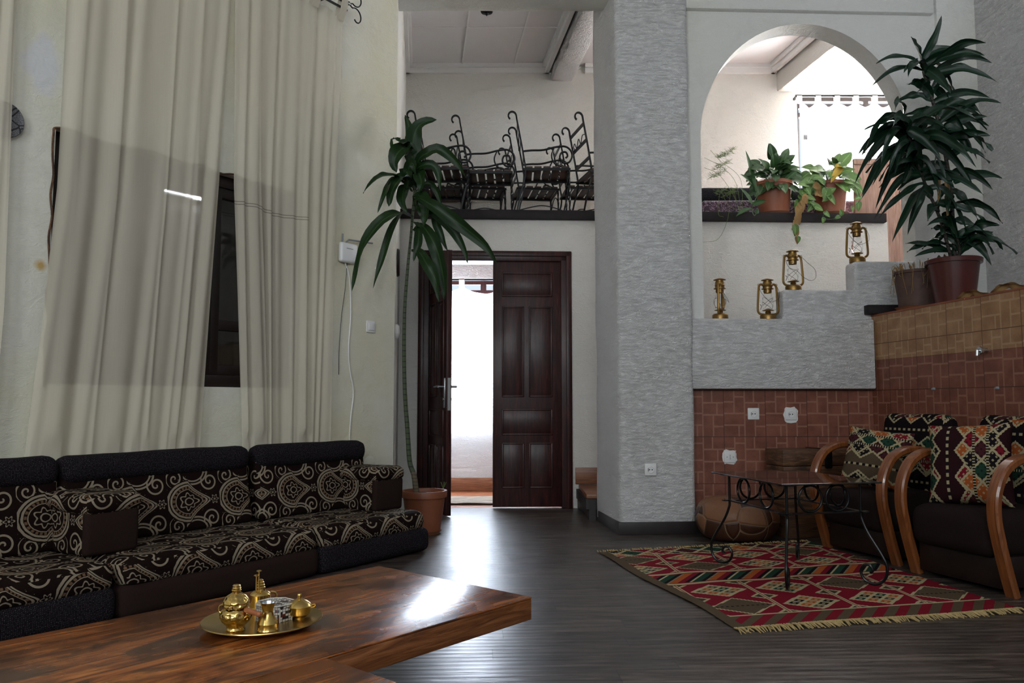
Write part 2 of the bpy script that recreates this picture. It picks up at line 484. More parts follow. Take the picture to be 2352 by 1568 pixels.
def rug():
    u, v, _ = sep(coord('UV'))           # u across .. 1.36, v down the length 0..1.66
    jag = pp(u * 55.0, .5) * .02
    # red fields: strips parted by cream lines, each with diamonds of small coloured cells
    def field(v0, per, seed):
        uu = u / .34 + seed + v * .35
        a = frac(uu) - .5; b = frac((v - v0) / per) - .5
        i, j = flo(uu), flo((v - v0) / per)
        d = ab(a) + ab(b); jg = pp((u + v) * 40.0, .5) * .05
        p, q = (a + b) * (1 / .38), (a - b) * (1 / .38)
        ip, iq = flo((p + 1.0) * 1.5), flo((q + 1.0) * 1.5); fp, fq = frac((p + 1.0) * 1.5), frac((q + 1.0) * 1.5)
        bd = mx(ab(fp - .5), ab(fq - .5))
        r = frac(sin(ip * 3.17 + iq * 7.31 + i * 5.3 + j * 2.9) * 437.5)
        cell = mix(gt(r, .30), ORG, GRN); cell = mix(gt(r, .52), cell, BLK); cell = mix(gt(r, .78), cell, TAN)
        cell = mix(lt(bd, .12), cell, CREAM); cell = mix(gt(bd, .36), cell, CREAM)
        c = mix(lt(d, .42 + jg), col(RED), CREAM); c = mix(lt(d, .38), c, cell)
        hexa = lt(mod(i + j * 2.0, 3.0), .5)
        tan = mix(lt(ab(b), .02) * gt(frac(u * 40.0), .5), TAN, BLK)
        c = mix(hexa * lt(d, .47 + jg * 1.4), c, CREAM); c = mix(hexa * lt(d, .42 + jg * 1.4), c, tan)
        far = gt(d, .80 - jg); c = mix(far, c, CREAM)
        c = mix(gt(d, .85), c, mix(gt(frac(v * 60.0), .5), BLK, TAN))
        ln = ab(a); c = mix(gt(ln, .468), c, CREAM); c = mix(gt(ln, .492), c, RED)
        return c
    c = field(.16, .25, .1)
    c = mix(gt(v, .90), c, field(.92, .29, .45))
    # striped middle band: leaning bars
    k = frac((u * 1.0 + (v - .66) * .9) * 5.2); kk = frac((u + (v - .66) * .9) * 41.6)
    st = mix(gt(k, .22), GRN, BLK); st = mix(gt(k, .34), st, CREAM); st = mix(gt(k, .40), st, ORG); st = mix(gt(k, .62), st, RED); st = mix(gt(k, .8), st, BLK)
    st = mix(band(k, .24, .40) * gt(frac(v * 60.0), .5), st, BLK); st = mix(gt(k, .93) , st, CREAM)
    c = mix(band(v, .68, .88), c, st)
    ed = mn(ab(v - .67 - sin(u * 16.0) * .012), ab(v - .89 - sin(u * 14.0) * .012))
    c = mix(lt(ed, .014), c, CREAM); c = mix(band(ed, .014, .026), c, RED)
    # far band of small dotted diamonds
    c = mix(lt(v, .155), c, lozenges(u, v, .17, .17, 2.0))
    c = mix(band(v, .15, .163), c, CREAM)
    c = mix(gt(v, 1.50), c, mix(gt(frac(u * 9.0 + v * 9.0), .5), TAN, RED)); c = mix(band(v, 1.49, 1.505), c, CREAM)
    sel = lt(u, .045 + noise(coord('UV'), 12, 2) * .02)
    c = mix(sel, c, TAN)
    wv = noise(mapv(coord('UV'), (60, 260, 1)), 3, 2)
    c = mix(.18, c, mix(wv, BLK, c))
    return c, wv + noise(coord('UV'), 14, 3) * 1.5
mat('kilim_rug', rug, .95, spec=.05, bump=(None, .5, .004))
mat('rug_fringe', lambda: vary((.46, .34, .16), .2, 60), .95, spec=.05)
def kil_cushion(horizontal=True, field=TAN, seed=0.0, cell=.11):
    def f():
        u, v, _ = sep(coord('UV'))
        if not horizontal: u, v = v, u
        P_ = .31
        b = frac(v / P_ + .12)                       # repeating bands
        zig = pp(u / .135, .5) * .30
        loz = lozenges(u, v + .02, cell, cell * .9, seed)
        e = ab(b - .5)
        jag = pp(u * 70.0, .5) * .03
        inn = lt(e, .13 + zig + jag)
        c = mix(inn, loz, field)
        c = mix(band(e, .13 + zig + jag - .03, .13 + zig + jag + .01), c, CREAM)
        dash = mix(gt(frac(u * 26.0), .5), BLK, CREAM)
        c = mix(lt(ab(e), .022), c, dash)
        small = band(e, .38, .42)
        c = mix(small, c, BLK); c = mix(small * gt(frac(u * 70.0), .55), c, CREAM)
        wv = noise(mapv(coord('UV'), (220, 60, 1)), 3, 2)
        c = mix(.55, c, mix(wv, BLK, c))  # extra black puts the shade the cushions sit in into their colour
        return c, wv
    return f
mat('kilim_tan', kil_cushion(True), .95, spec=.05, bump=(None, .4, .003))
mat('kilim_plum', kil_cushion(False, (.03, .008, .010), 3.0), .95, spec=.05, bump=(None, .4, .003))
mat('kilim_back', kil_cushion(True, (.010, .006, .008), 5.0, .14), .95, spec=.05, bump=(None, .4, .003))

# --- glazed wall tiles
def tiles(tw, th, c0, c1, gr, ou=0.0, ov=0.0):
    def f():
        u, v, _ = sep(coord('UV'))
        a = frac(u / tw + ou); b = frac(v / th + ov)
        iu, iv = flo(u / tw + ou), flo(v / th + ov)
        segs = [('h', .50, 0, .50), ('h', .47, .5, 1), ('v', .5, 0, 1), ('v', .25, .5, 1), ('h', .75, .0, .25), ('v', .36, 0, .25), ('h', .25, .0, .5),
                ('v', .75, .0, .47), ('h', .22, .75, 1), ('h', .73, .5, 1), ('v', .72, .73, 1), ('v', .84, .47, .73), ('h', .86, .25, .5)]
        d = 1.0
        for k, p, lo, hi in segs:
            q, t = (b, a) if k == 'h' else (a, b)
            dd = ab(q - p) + (1.0 - band(t, lo - .005, hi + .005)) * 1.0
            d = mn(dd, d)
        wob = (noise(coord('UV'), 30, 2) - .5) * .012
        ln = lt(d + wob, .017)
        edge = mn(mn(a, 1.0 - a) * tw, mn(b, 1.0 - b) * th)
        seam = lt(edge, .0022)
        vein = lt(ab(noise(coord('UV'), 26, 3, .6, 1.5) - .5), .012)
        c = mix(ss(noise(coord('UV'), 9, 4), .35, .68), c0, c1)
        c = mix(vein * .35, c, tuple(x * .6 for x in c0))
        c = mix(ln * .65, c, gr)
        c = mix(seam, c, tuple(x * .35 for x in c0))
        return c, ln * -.6 - seam * 1.5 - vein * .3 + noise(coord('UV'), 30, 3) * .5
    return f
TR0, TR1, TRG = (.165, .054, .031), (.25, .090, .055), (.36, .18, .125)
TT0, TT1, TTG = (.29, .145, .065), (.40, .225, .115), (.47, .31, .18)
mat('tile_red', tiles(.302, .33, TR0, TR1, TRG), .42, bump=(None, .3, .004))
mat('tile_red_right', tiles(.302, .33, TR0, TR1, TRG, .3), .42, bump=(None, .3, .004))
mat('tile_tan', tiles(.302, .33, TT0, TT1, TTG, .3), .42, bump=(None, .3, .004))

# --- small stuff
mat('wrought_iron', (.012, .012, .013), .35, .6)
mat('black_iron', (.010, .010, .011), .28, .4)
mat('iron_soft', (.014, .012, .012), .5, .3)
mat('brass', lambda: mix(noise(coord('Object'), 18, 4), (.55, .36, .10), (.72, .51, .19)), lambda: .16 + noise(coord('Object'), 30, 3) * .12, 1.0)
mat('brass_emboss', lambda: mix(noise(coord('Object'), 18, 4), (.55, .36, .10), (.74, .53, .20)), .18, 1.0, bump=(lambda: voro(coord('Object'), 90, 'SMOOTH_F1'), .8, .006))
mat('tray_brass', lambda: mix(noise(coord('Object'), 14, 4), (.42, .29, .10), (.55, .40, .17)), .3, 1.0)
mat('lantern_brass', lambda: mix(noise(coord('Object'), 25, 4), (.20, .112, .032), (.36, .22, .07)), .32, .8)
mat('lantern_dark', (.05, .04, .04), .4, .7)
mat('wire', (.06, .05, .045), .4, .8)
mat('lamp_glass', (1, 1, 1), .03, Transmission_Weight=1.0, IOR=1.12)
mat('steel', (.55, .57, .58), .25, 1.0)
mat('tin_lining', (.55, .60, .66), .25, 1.0)
mat('handle_wood', lambda: vary((.34, .11, .04), .15, 20), .4)
mat('white_plastic', (.80, .80, .80), .35)
mat('grey_plastic', (.25, .26, .28), .4)
mat('dark_hole', (.015, .015, .018), .5)
mat('clay_pot', lambda: vary((.25, .078, .035), .14, 5), .5)
mat('clay_saucer', lambda: vary((.30, .12, .06), .14, 5), .55)
mat('red_pot', lambda: vary((.075, .014, .012), .15, 5), .28)
mat('old_pot', lambda: vary((.085, .046, .036), .3, 14), .7)
mat('soil', lambda: vary((.03, .018, .012), .5, 50), .95)
def leafc(c0, c1, stripe=True):
    def f():
        u, v, _ = sep(coord('UV'))
        c = mix(noise(coord('Object'), 5, 3), c0, c1)
        if stripe: c = mix(lt(ab(u - .5), .05) * .4, c, tuple(min(1, x * 2.2 + .02) for x in c1))
        return c, noise(comb(u * 40.0, v * 2.0), 2, 2)
    return f
mat('dracaena_leaf', leafc((.006, .019, .005), (.015, .045, .009)), .42, spec=.25, bump=(None, .15, .002))
mat('dark_leaf', leafc((.003, .013, .008), (.008, .036, .016)), .36, spec=.35, bump=(None, .15, .002))
mat('pothos_leaf', leafc((.035, .10, .018), (.13, .25, .05)), .36)
mat('spath_leaf', leafc((.014, .045, .014), (.045, .115, .03)), .33)
mat('dry_leaf', leafc((.20, .10, .035), (.36, .24, .09), False), .8)
mat('yellow_leaf', leafc((.45, .28, .03), (.55, .38, .06), False), .6)
mat('fern_leaf', (.13, .20, .05), .7)
mat('stem_bark', lambda: mix(gt(frac(sep(coord('Object'))[2] * 26.0), .82), (.055, .075, .035), (.012, .014, .009)), .7)
mat('cane_bark', lambda: mix(gt(frac(sep(coord('Object'))[2] * 42.0), .75), (.035, .03, .024), (.010, .009, .008)), .7)
mat('cane_pale', lambda: mix(gt(frac(sep(coord('Object'))[2] * 42.0), .75), (.14, .11, .07), (.07, .055, .035)), .75)
mat('leather_tan', (.15, .065, .032), .5)
def pouf_c():
    v = coord('Object'); d = voro(v, 5.4, 'DISTANCE_TO_EDGE', rnd=.4)
    cc = sep(voro(v, 5.4, 'F1', 'Color', rnd=.4))[0]
    c = mix(gt(cc, .42), (.065, .020, .009), (.30, .135, .066)); c = mix(gt(cc, .8), c, (.20, .075, .034))
    c = mix(noise(v, 16, 4) * .4, c, (.07, .032, .017))
    return mix(lt(d, .014), c, (.23, .15, .09)), ss(d, 0.0, .06) + noise(v, 25, 4) * .5
mat('pouf_leather', pouf_c, .48, bump=(None, .6, .01))
mat('smoked_glass', (.012, .008, .007), .04, spec=.8)
def disc_c():
    u, v, _ = sep(coord('Object'))
    v3 = coord('Object'); e = voro(v3, 130, 'DISTANCE_TO_EDGE'); big = voro(v3, 17, 'DISTANCE_TO_EDGE')
    return mix(mx(lt(e, .05), lt(big, .05)), (.16, .16, .17), (.012, .012, .014))
mat('woven_disc', disc_c, .6)
mat('purple_velvet', lambda: mix(lt(ab(noise(coord('UV'), 16, 3, .5, 2.0) - .5), .035), (.05, .022, .045), (.30, .22, .30)), .8, Sheen_Weight=.4)
mat('bolster_fabric', weave((.012, .012, .016), (.075, .072, .085), 90), .85, spec=.1)
def inlay():
    u, v, _ = sep(coord('UV'))
    c = mix(mx(gt(ab(frac(u / .0068) - .5), .42), gt(ab(frac(v / .0068) - .5), .42)), (.68, .66, .60), (.03, .02, .03))
    r = frac(sin(flo(u / .0068) * 12.9 + flo(v / .0068) * 78.2) * 4375.5)
    c = mix(gt(r, .62), c, (.12, .018, .014)); c = mix(gt(r, .8), c, (.02, .02, .028))
    return c
mat('inlaid_box', inlay, .3)
mat('bone_inlay', (.70, .68, .62), .35)
mat('mat_fibre', lambda: mix(lt(frac(sep(coord('Object'))[1] * 11.0), .45), (.30, .25, .19), (.09, .055, .035)), .95)
mm = bpy.data.materials.new('tube_light'); mm.use_nodes = True; NT = mm.node_tree
b_ = NT.nodes['Principled BSDF']; b_.inputs['Base Color'].default_value = (1, 1, 1, 1)
b_.inputs['Emission Color'].default_value = (.9, .96, 1, 1); b_.inputs['Emission Strength'].default_value = 75.0; MATS['tube_light'] = mm
G = MATS
# ================================================================== the setting
def yd(x): return 6.905 + .0417 * x              # front of the door wall
def ya(x): return 5.66 + .042 * (x - 1.3)         # front of the arch wall
YAW = math.atan(.042)
def slabw(mb, x0, x1, z0, z1, y, th, bev=0):      # wall piece whose front lies on y(x)
    pts = [(x0, y(x0)), (x1, y(x1)), (x1, y(x1) + th), (x0, y(x0) + th)]
    mb.prism(pts, 'z', z0, z1, bev)
# floors and ceilings
struct('floor', MB().box(-5.6, 4.3, -3.4, 6.99, -.12, 0), G['floor_planks'], smooth=0)
struct('floor_hall', MB().box(-1.5, 1.3, 6.99, 8.4, -.12, 0), G['hall_floor'], smooth=0)
struct('ceiling', MB().box(-6, 4.4, -3.6, 5.95, 4.8, 4.95), G['ceiling_board'], smooth=0)
mb = MB().box(-1.6, 5.2, 5.9, 9.0, 4.60, 4.75)
struct('ceiling_gallery', mb, G['ceiling_board'], smooth=0)
mb = MB()                                          # thin joint strips of the gallery ceiling boards
for x0 in (-.55, .02, .35, 1.65, 2.2):
    mb.box(-.007, .007, -2.6, 0, 4.592, 4.602, mtx=Matrix.Translation((x0, 8.5, 0)) @ Matrix.Rotation(.12, 4, 'Z'))
mb.box(-1.2, 5, 7.6, 7.612, 4.593, 4.602)
struct('trim_1', mb, G['cornice_white'], smooth=0)
# gallery deck with dark edge board
mb = MB(); mb.prism([(-1.2, yd(-1.2) + .02), (3.37, yd(3.37) + .02), (3.37, 8.6), (-1.2, 8.6)], 'z', 2.40, 2.575)
struct('floor_gallery', mb, G['step_wood'], smooth=0)
mb = MB(); slabw(mb, -1.0, 3.34, 2.505, 2.585, lambda x: yd(x) - .05, .09, .004)
struct('trim_2', mb, G['ledge_dark'])
# left wall with its window hole (plane along WD, built in a local frame: x along, y = -p)
def lw(): return MB()
WT0, WT1, WZ0, WZ1 = 1.825, 3.30, .99, 2.225
mb = lw()
for a, b, c, d in ((-4.5, WT0, 0, 4.8), (WT1, 4.2, 0, 4.8), (WT0, WT1, 0, WZ0), (WT0, WT1, WZ1, 4.8)):
    mb.box(a, b, 0, .30, c, d)
wall_left = struct('wall_left', mb, G['plaster_left'], smooth=0, loc=W0, rotz=WROT)
# rough hand-finished plaster lip around the window
mb = lw()
mb.tube(bez([(WT0 - .004, -.004, WZ0 - .02)] + [(WT0 + random.uniform(-.014, .01), -.003, z) for z in [WZ0 + .1 * i for i in range(1, 13)]] +
     [(t, -.003, WZ1 + random.uniform(-.012, .012)) for t in [WT0 + .1 * i for i in range(0, 15)]], 4), .0055, 6)
struct('trim_3', mb, G['trunk_wood'], loc=W0, rotz=WROT)
# side wall of the alcove and gallery, behind the left corner
mb = MB(); mb.prism([(-.846, 5.705), (-1.175, 8.6), (-1.5, 8.6), (-1.18, 5.8)], 'z', 0, 4.7)
struct('wall_alcove', mb, G['plaster_wall'], smooth=0)
# beam over the alcove, plus the cornice
mb = MB(); mb.box(-1.0, .9, 5.60, 5.88, 3.878, 4.85, .02)
mb.subdiv(.12).noise(.006, 4)
struct('wall_beam', mb, G['plaster_wall'])
# pillar
PIL = [(.742, 5.535), (1.276, 5.585), (1.27, 6.2), (.645, 6.2)]
mb = MB(); mb.prism(PIL, 'z', 0, 4.85, .035, 3); mb.subdiv(.22).noise(.011, 2.6)
struct('wall_pillar', mb, G['plaster_rough'])
def off(pts, d):
    return pts
mb = MB(); mb.prism([(.728, 5.520), (1.33, 5.578), (1.33, 5.60), (.75, 5.545), (.60, 6.93), (.562, 6.93)], 'z', 0, .085, .003)
struct('baseboard_pillar', mb, G['dark_skirting'])
# door wall with hole
DX0, DX1, DZ = -.812, .522, 2.225
mb = MB()
slabw(mb, -1.2, DX0, 0, 2.52, yd, .22); slabw(mb, DX1, 3.37, 0, 2.52, yd, .22); slabw(mb, DX0, DX1, DZ, 2.52, yd, .22)
struct('wall_door', mb, G['plaster_gallery'], smooth=0)
# gallery back wall with window hole on the right
GX = 3.12
mb = MB()
mb.box(-1.5, GX, 8.5, 8.75, 2.5, 4.7); mb.box(GX, 4.75, 8.5, 8.75, 4.30, 4.7); mb.box(GX, 4.75, 8.5, 8.75, 2.2, 2.75); mb.box(4.75, 5.3, 8.5, 8.75, 2.2, 4.7)
struct('wall_gallery', mb, G['plaster_gallery'], smooth=0)
mb = MB(); mb.box(4.72, 4.95, 5.8, 8.6, 0, 4.8)
struct('wall_stair', mb, G['plaster_gallery'], smooth=0)
mb = MB()
for x0, y0, x1, y1 in ((-1.2, 8.46, .44, 8.5), (.80, 8.46, 2.9, 8.5)):
    mb.box(x0, x1, y0, y1, 4.50, 4.60); mb.box(x0, x1, y0 - .025, y1, 4.555, 4.60)
for xs, ang in ((-1.165, .113), (.40, .128), (2.88, .15)):
    q = Matrix.Translation((xs, 8.5, 0)) @ Matrix.Rotation(ang, 4, 'Z')
    s = 1 if xs < -1 else -1
    mb.box(min(0, .04 * s), max(0, .04 * s), -2.7, 0, 4.50, 4.60, mtx=q); mb.box(min(0, .07 * s), max(0, .07 * s), -2.7, 0, 4.56, 4.60, mtx=q)
struct('trim_4', mb, G['cornice_white'], smooth=0)
mb = MB(); mb.box(3.372, 4.75, 7.20, 8.6, 2.40, 2.575); struct('floor_landing', mb, G['step_wood'], smooth=0)
mb = MB()                                          # stair flight rising behind the parapet
for k in range(9): mb.box(1.52 + .2 * k, 1.52 + .2 * (k + 1) if k < 8 else 4.7, 6.0, 6.9, 0, .35 + .185 * k)
struct('floor_stairs', mb, G['step_wood'], smooth=0)
# two plastered ceiling beams in the gallery
for i, (xa, xb, z, ang) in enumerate(((.425, .66, 4.42, .128), (2.905, 3.2, 4.30, .15))):
    mb = MB(); mb.box(0, xb - xa, -2.75, 0, z, 4.62, .02, mtx=Matrix.Translation((xa, 8.52, 0)) @ Matrix.Rotation(ang, 4, 'Z'))
    mb.subdiv(.1).noise(.008, 7)
    struct('wall_joist_%d' % (i + 1), mb, G['plaster_rough' if i == 0 else 'plaster_gallery'])
# arch wall: jamb, arch and right side in one plate
ac = Vector((2.155, 2.80)); rx, rz = .785, .895
pts = [(1.20, 1.40), (1.372, 1.40)]
pts += [(ac.x - rx * math.cos(a) , ac.y + rz * math.sin(a)) for a in [PI * i / 40 for i in range(41)]]
pts += [(2.94, 1.40), (3.46, 1.40), (3.46, 4.85), (1.20, 4.85)]
pts[2] = (1.372, 2.80)
mb = MB(); mb.prism(pts, 'y', 0, .19, 0)
q = Matrix.Rotation(YAW, 4, 'Z')
for v in mb.bm.verts: v.co = Vector((v.co.x, ya(v.co.x) + v.co.y, v.co.z))
bmesh.ops.triangulate(mb.bm, faces=[f for f in mb.bm.faces if len(f.verts) > 4])
struct('wall_arch', mb, G['plaster_wall'], smooth=30)
mb = MB(); slabw(mb, 1.22, 3.13, 3.775, 4.85, lambda x: ya(x) - .045, .1, .02)
slabw(mb, 3.15, 3.46, 1.5, 4.85, lambda x: ya(x) - .03, .08, .02)
struct('trim_5', mb, G['plaster_wall'])
# stepped parapet that carries the lanterns
mb = MB()
sp = [(1.19, 1.01), (1.19, 1.502), (1.955, 1.502), (1.955, 1.716), (2.488, 1.716), (2.488, 1.928), (3.3, 1.928), (3.3, 1.01)]
mb.prism(sp, 'y', 0, .18, .022, 3)
for v in mb.bm.verts: v.co = Vector((v.co.x, ya(v.co.x) + .012 + v.co.y, v.co.z))
struct('wall_parapet', mb, G['plaster_rough'])
mb = MB(); slabw(mb, 1.255, 2.592, .998, 1.498, lambda x: ya(x) - .045, .20, .014)
struct('wall_panel', mb, G['plaster_rough'])
# tiled back wall, tiled right wall with its ledge
mb = MB(); slabw(mb, 1.2, 2.75, 0, 1.03, lambda x: ya(x) + .035, .12)
struct('wall_tiled', mb, G['tile_red'], smooth=0)
RA = Vector((2.597, 5.75)); RB = Vector((2.926, 3.4))    # foot line of the right wall
rdir = (RB - RA).normalized(); RROT = math.atan2(rdir.y, rdir.x); RL = (RB - RA).length
def RWp(s, o, z): 
    n = Vector((rdir.y, -rdir.x)); q = RA + rdir * s + n * -o; return Vector((q.x, q.y, z))
# local frame: x runs from the corner towards the camera, y points into the wall (away from the room)
def rwall(z0, z1, name, mt, y0=0.0, y1=.62):
    mb = MB(); mb.box(-.02, RL, y0, y1, z0, z1)
    return struct(name, mb, mt, smooth=0, loc=(RA.x, RA.y, 0), rotz=RROT)
rwall(0, 1.205, 'wall_right_tiled', G['tile_red_right'])
rwall(1.205, 1.520, 'wall_right_border', G['tile_tan'], -.002)
rwall(1.520, 1.532, 'trim_6', G['clay_pot'], -.006)
mb = MB(); mb.box(3.44, 3.70, -3.5, 5.75, 0, 4.85); struct('wall_right', mb, G['plaster_rough'], smooth=0)
mb = MB(); mb.box(-.35, RL, .60, .72, 1.53, 1.535); struct('trim_7', mb, G['plaster_rough'], smooth=0, loc=(RA.x, RA.y, 0), rotz=RROT)
# black end of a beam showing at the corner of the ledge
mb = MB(); mb.box(2.545, 2.83, ya(2.6) - .06, ya(2.6) + .02, 1.535, 1.60, .004)
struct('trim_8', mb, G['ledge_dark'])
# rear wall with three tall windows (behind the camera)
mb = MB(); xs = [-5.6, -3.35, -1.85, -.65, .85, 1.25, 2.75, 3.6]
for i in range(7):
    if i % 2 == 0: mb.box(xs[i], xs[i+1], -3.4, -3.15, 0, 4.85)
    else: mb.box(xs[i], xs[i+1], -3.4, -3.15, 0, 1.95); mb.box(xs[i], xs[i+1], -3.4, -3.15, 4.25, 4.85)
struct('wall_rear', mb, G['plaster_wall'], smooth=0)
mb = MB(); mb.box(-5.9, -5.6, -3.4, -.7, 0, 4.85); struct('wall_far_left', mb, G['plaster_wall'], smooth=0)
for k, (a, b) in enumerate(((-3.35, -1.85), (-.65, .85), (1.25, 2.75))):
    r_ = sroot('window_%d' % (k + 3), (a, -3.3, 1.95)); fm = MB(); wd = b - a
    for x in (0, wd / 2 - .03, wd - .06): fm.box(x, x + .06, 0, .06, 0, 2.3)
    for z in (0, 1.12, 2.24): fm.box(0, wd, .005, .055, z, z + .06)
    fm.build('window_frame', G['window_wood'], r_)
# left window behind the curtains: frame, panes, closed shutters
wr = sroot('window_1', W0, WROT)
mb = MB()
for t in (WT0, WT1 - .07): mb.box(t, t + .07, .05, .13, WZ0, WZ1, .004)
for z in (WZ0, WZ1 - .07): mb.box(WT0, WT1, .05, .13, z, z + .07, .004)
mb.build('window_frame', G['window_wood'], wr)
tm = 2.74
for a, b in ((WT0 + .07, tm), (tm, WT1 - .07)):
    mb = MB()
    for t in (a, b - .055): mb.box(t, t + .055, .058, .105, WZ0 + .07, WZ1 - .07, .004)
    for z in (WZ0 + .07, WZ0 + .33, WZ1 - .13): mb.box(a, b, .06, .103, z, z + .06, .004)
    s_ = mb.build('casement', G['window_wood'], wr)
    MB().box(a + .05, b - .05, .08, .085, WZ0 + .1, WZ1 - .1).build('pane', G['glass_pane'], s_, smooth=0)
MB().box(WT0, WT1, .24, .28, WZ0, WZ1).build('shutter', G['shutter_dark'], wr, smooth=0)
MB().box(WT0, WT1, .05, .26, WZ0 - .02, WZ0).build('window_sill', G['window_wood'], wr, smooth=0)
# ------------------------------------------------------------------ the double door
dr = sroot('door_1', (0, 0, 0)); dq = Matrix.Rotation(math.atan(.0417), 4, 'Z')
mb = MB()
for x0, x1, z0, z1 in ((DX0, DX0 + .105, 0, DZ), (DX1 - .095, DX1, 0, DZ), (DX0, DX1, DZ - .09, DZ)):
    slabw(mb, x0, x1, z0, z1, lambda x: yd(x) - .025, .20, .006)
    
for x0, x1, z0, z1 in ((DX0 + .012, DX0 + .05, 0, DZ - .012), (DX1 - .05, DX1 - .012, 0, DZ - .012), (DX0 + .012, DX1 - .012, DZ - .05, DZ - .012)):
    slabw(mb, x0, x1, z0, z1, lambda x: yd(x) - .038, .03, .006)
mb.build('door_frame', G['door_wood'], dr)
def leaf_mesh(wd, ht):
    mb = MB(); mb.box(0, wd, -.022, .022, .012, ht, .003)
    A, B, C, D = .13, .475, .545, .87
    for x0, x1, z0, z1 in ((A, D, .855, .955), (A, B, .445, .815), (C, D, .445, .815), (A, D, .292, .398), (A, B, .08, .262), (C, D, .08, .262)):
        x0 *= wd; x1 *= wd; z0 *= ht; z1 *= ht
        for sg in (-1, 1):
            # moulding frame round a sunk field with a raised panel
            for (a, b, c, d) in ((x0, x1, z0, z0 + .014), (x0, x1, z1 - .014, z1), (x0, x0 + .014, z0, z1), (x1 - .014, x1, z0, z1)):
                mb.box(a, b, min(0, sg * .031), max(0, sg * .031), c, d, .004)
            i = .030
            b_ = bmesh.new()
            lo = [b_.verts.new((x, sg * .021, z)) for x, z in ((x0 + .014, z0 + .014), (x1 - .014, z0 + .014), (x1 - .014, z1 - .014), (x0 + .014, z1 - .014))]
            hi = [b_.verts.new((x, sg * .034, z)) for x, z in ((x0 + .014 + i, z0 + .014 + i), (x1 - .014 - i, z0 + .014 + i), (x1 - .014 - i, z1 - .014 - i), (x0 + .014 + i, z1 - .014 - i))]
            b_.faces.new(hi)
            for k in range(4): b_.faces.new((lo[k], lo[(k+1) % 4], hi[(k+1) % 4], hi[k]))
            mb.merge(b_)
    return mb
LH = 2.134
for nm, loc, rz, wd in (('door_leaf', (DX1 - .094, yd(.43) + .02, 0), PI + math.atan(.0417), .595), ('door_leaf', (DX0 + .107, yd(-.7) - .005, 0), math.atan2(-.50, .200), .545)):
    lf = leaf_mesh(wd, LH).build(nm, G['door_wood'], dr, loc=loc, rotz=rz)
# lever handle and lock plate of the open leaf
mb = MB(); x = .545 - .045
for sg in (-1, 1):
    mb.box(x - .02, x + .02, min(sg * .022, sg * .030), max(sg * .022, sg * .030), .86, 1.10, .003)
    mb.tube([(x, sg * .03, 1.03), (x, sg * .075, 1.03)], .010, 10)
    mb.tube(bez([(x, sg * .075, 1.03), (x - .04, sg * .078, 1.032), (x - .11, sg * .075, 1.03)], 5), .009, 10)
    mb.tube([(x, sg * .03, .93), (x, sg * .036, .93)], .012, 10)
mb.box(.5445, .5475, -.012, .012, .84, 1.10)
mb.build('door_handle', G['steel'], lf)
# hall behind the door: wall with curtained opening
mb = MB()
mb.box(-1.5, -1.02, 8.25, 8.4, 0, 2.45); mb.box(.42, 1.3, 8.25, 8.4, 0, 2.45); mb.box(-1.02, .42, 8.25, 8.4, 0, .62); mb.box(-1.02, .42, 8.25, 8.4, 2.2, 2.45)
struct('wall_hall', mb, G['plaster_rough'], smooth=0)
mb = MB(); mb.box(-1.5, 1.3, 8.225, 8.25, 0, .135, .004); struct('baseboard_hall', mb, G['step_wood'])
mb = MB(); mb.box(-1.52, -1.4, 7.1, 8.4, 0, 2.4); mb.box(1.2, 1.32, 7.15, 8.4, 0, 2.4); struct('wall_hall_side', mb, G['plaster_wall'], smooth=0)
wr = sroot('window_2', (0, 8.3, 0)); mb = MB()
for x in (-1.02, -.33, .36): mb.box(x, x + .06, 0, .05, .62, 2.2)
for z in (.62, 2.02, 2.14): mb.box(-1.02, .42, .003, .047, z, z + .06)
mb.build('window_frame', G['door_wood'], wr)
# gallery window frame
wr = sroot('window_6', (0, 8.62, 0)); mb = MB()
for x in (GX, GX + .78, GX + 1.57): mb.box(x, x + .06, 0, .05, 2.75, 4.3)
for z in (2.75, 4.06, 4.16, 4.24): mb.box(GX, GX + 1.63, .003, .047, z, z + .05)
mb.build('window_frame', G['window_wood'], wr)
# first stair step beside the pillar, and the wooden skirt above it
mb = MB(); mb.box(.595, 1.5, 6.22, 6.935, 0, .165); struct('floor_step', mb, G['dark_skirting'], smooth=0)
mb = MB(); mb.box(.572, 1.5, 6.20, 6.93, .165, .20, .008); struct('trim_9', mb, G['step_wood'])
mb = MB(); slabw(mb, .545, 1.6, .205, .345, lambda x: yd(x) - .022, .022, .004); struct('trim_10', mb, G['step_wood'])
mb = MB(); mb.prism([(.57, 6.2), (.595, 6.2), (.585, 6.93), (.552, 6.93)], 'z', .085, .165); struct('trim_11', mb, G['dark_skirting'], smooth=0)
# ================================================================== floor sofa along the left wall
SF = 'cushions of the low floor sofa'
def wthing(name, label, cat, t, p, z, group=None, dr=0):
    q = W(t, p, z); return thing(name, label, cat, q, WROT + dr, group)
def puff(mb, seed, amp=.006): 
    mb.subdiv(.09).noise(amp, 5, seed); return mb
for i, (t0, t1, bm_, lab) in enumerate(((.72, 1.822, 'speckled_fabric', 'damask floor seat cushion at the left frame edge, on speckled base'),
        (1.826, 2.902, 'brown_fabric', 'long middle damask floor seat cushion on a plain brown base'),
        (2.906, 3.775, 'speckled_fabric', 'right damask floor seat cushion on speckled base, beside the clay pot'))):
    c = (t0 + t1) / 2; h = (t1 - t0) / 2
    r = wthing('seat_cushion', lab, 'cushion', c, .40, 0, SF)
    puff(MB().box(-h + .002, h - .002, -.325, .30, 0.002, .150, .045, 4), i).build('base', G[bm_], r, smooth=60)
    puff(MB().box(-h + .004, h - (.03 if i == 2 else .004), -.318, .29, .125, .248, .055, 5), i + 5).build('mattress', G['damask_fabric'], r, smooth=60)
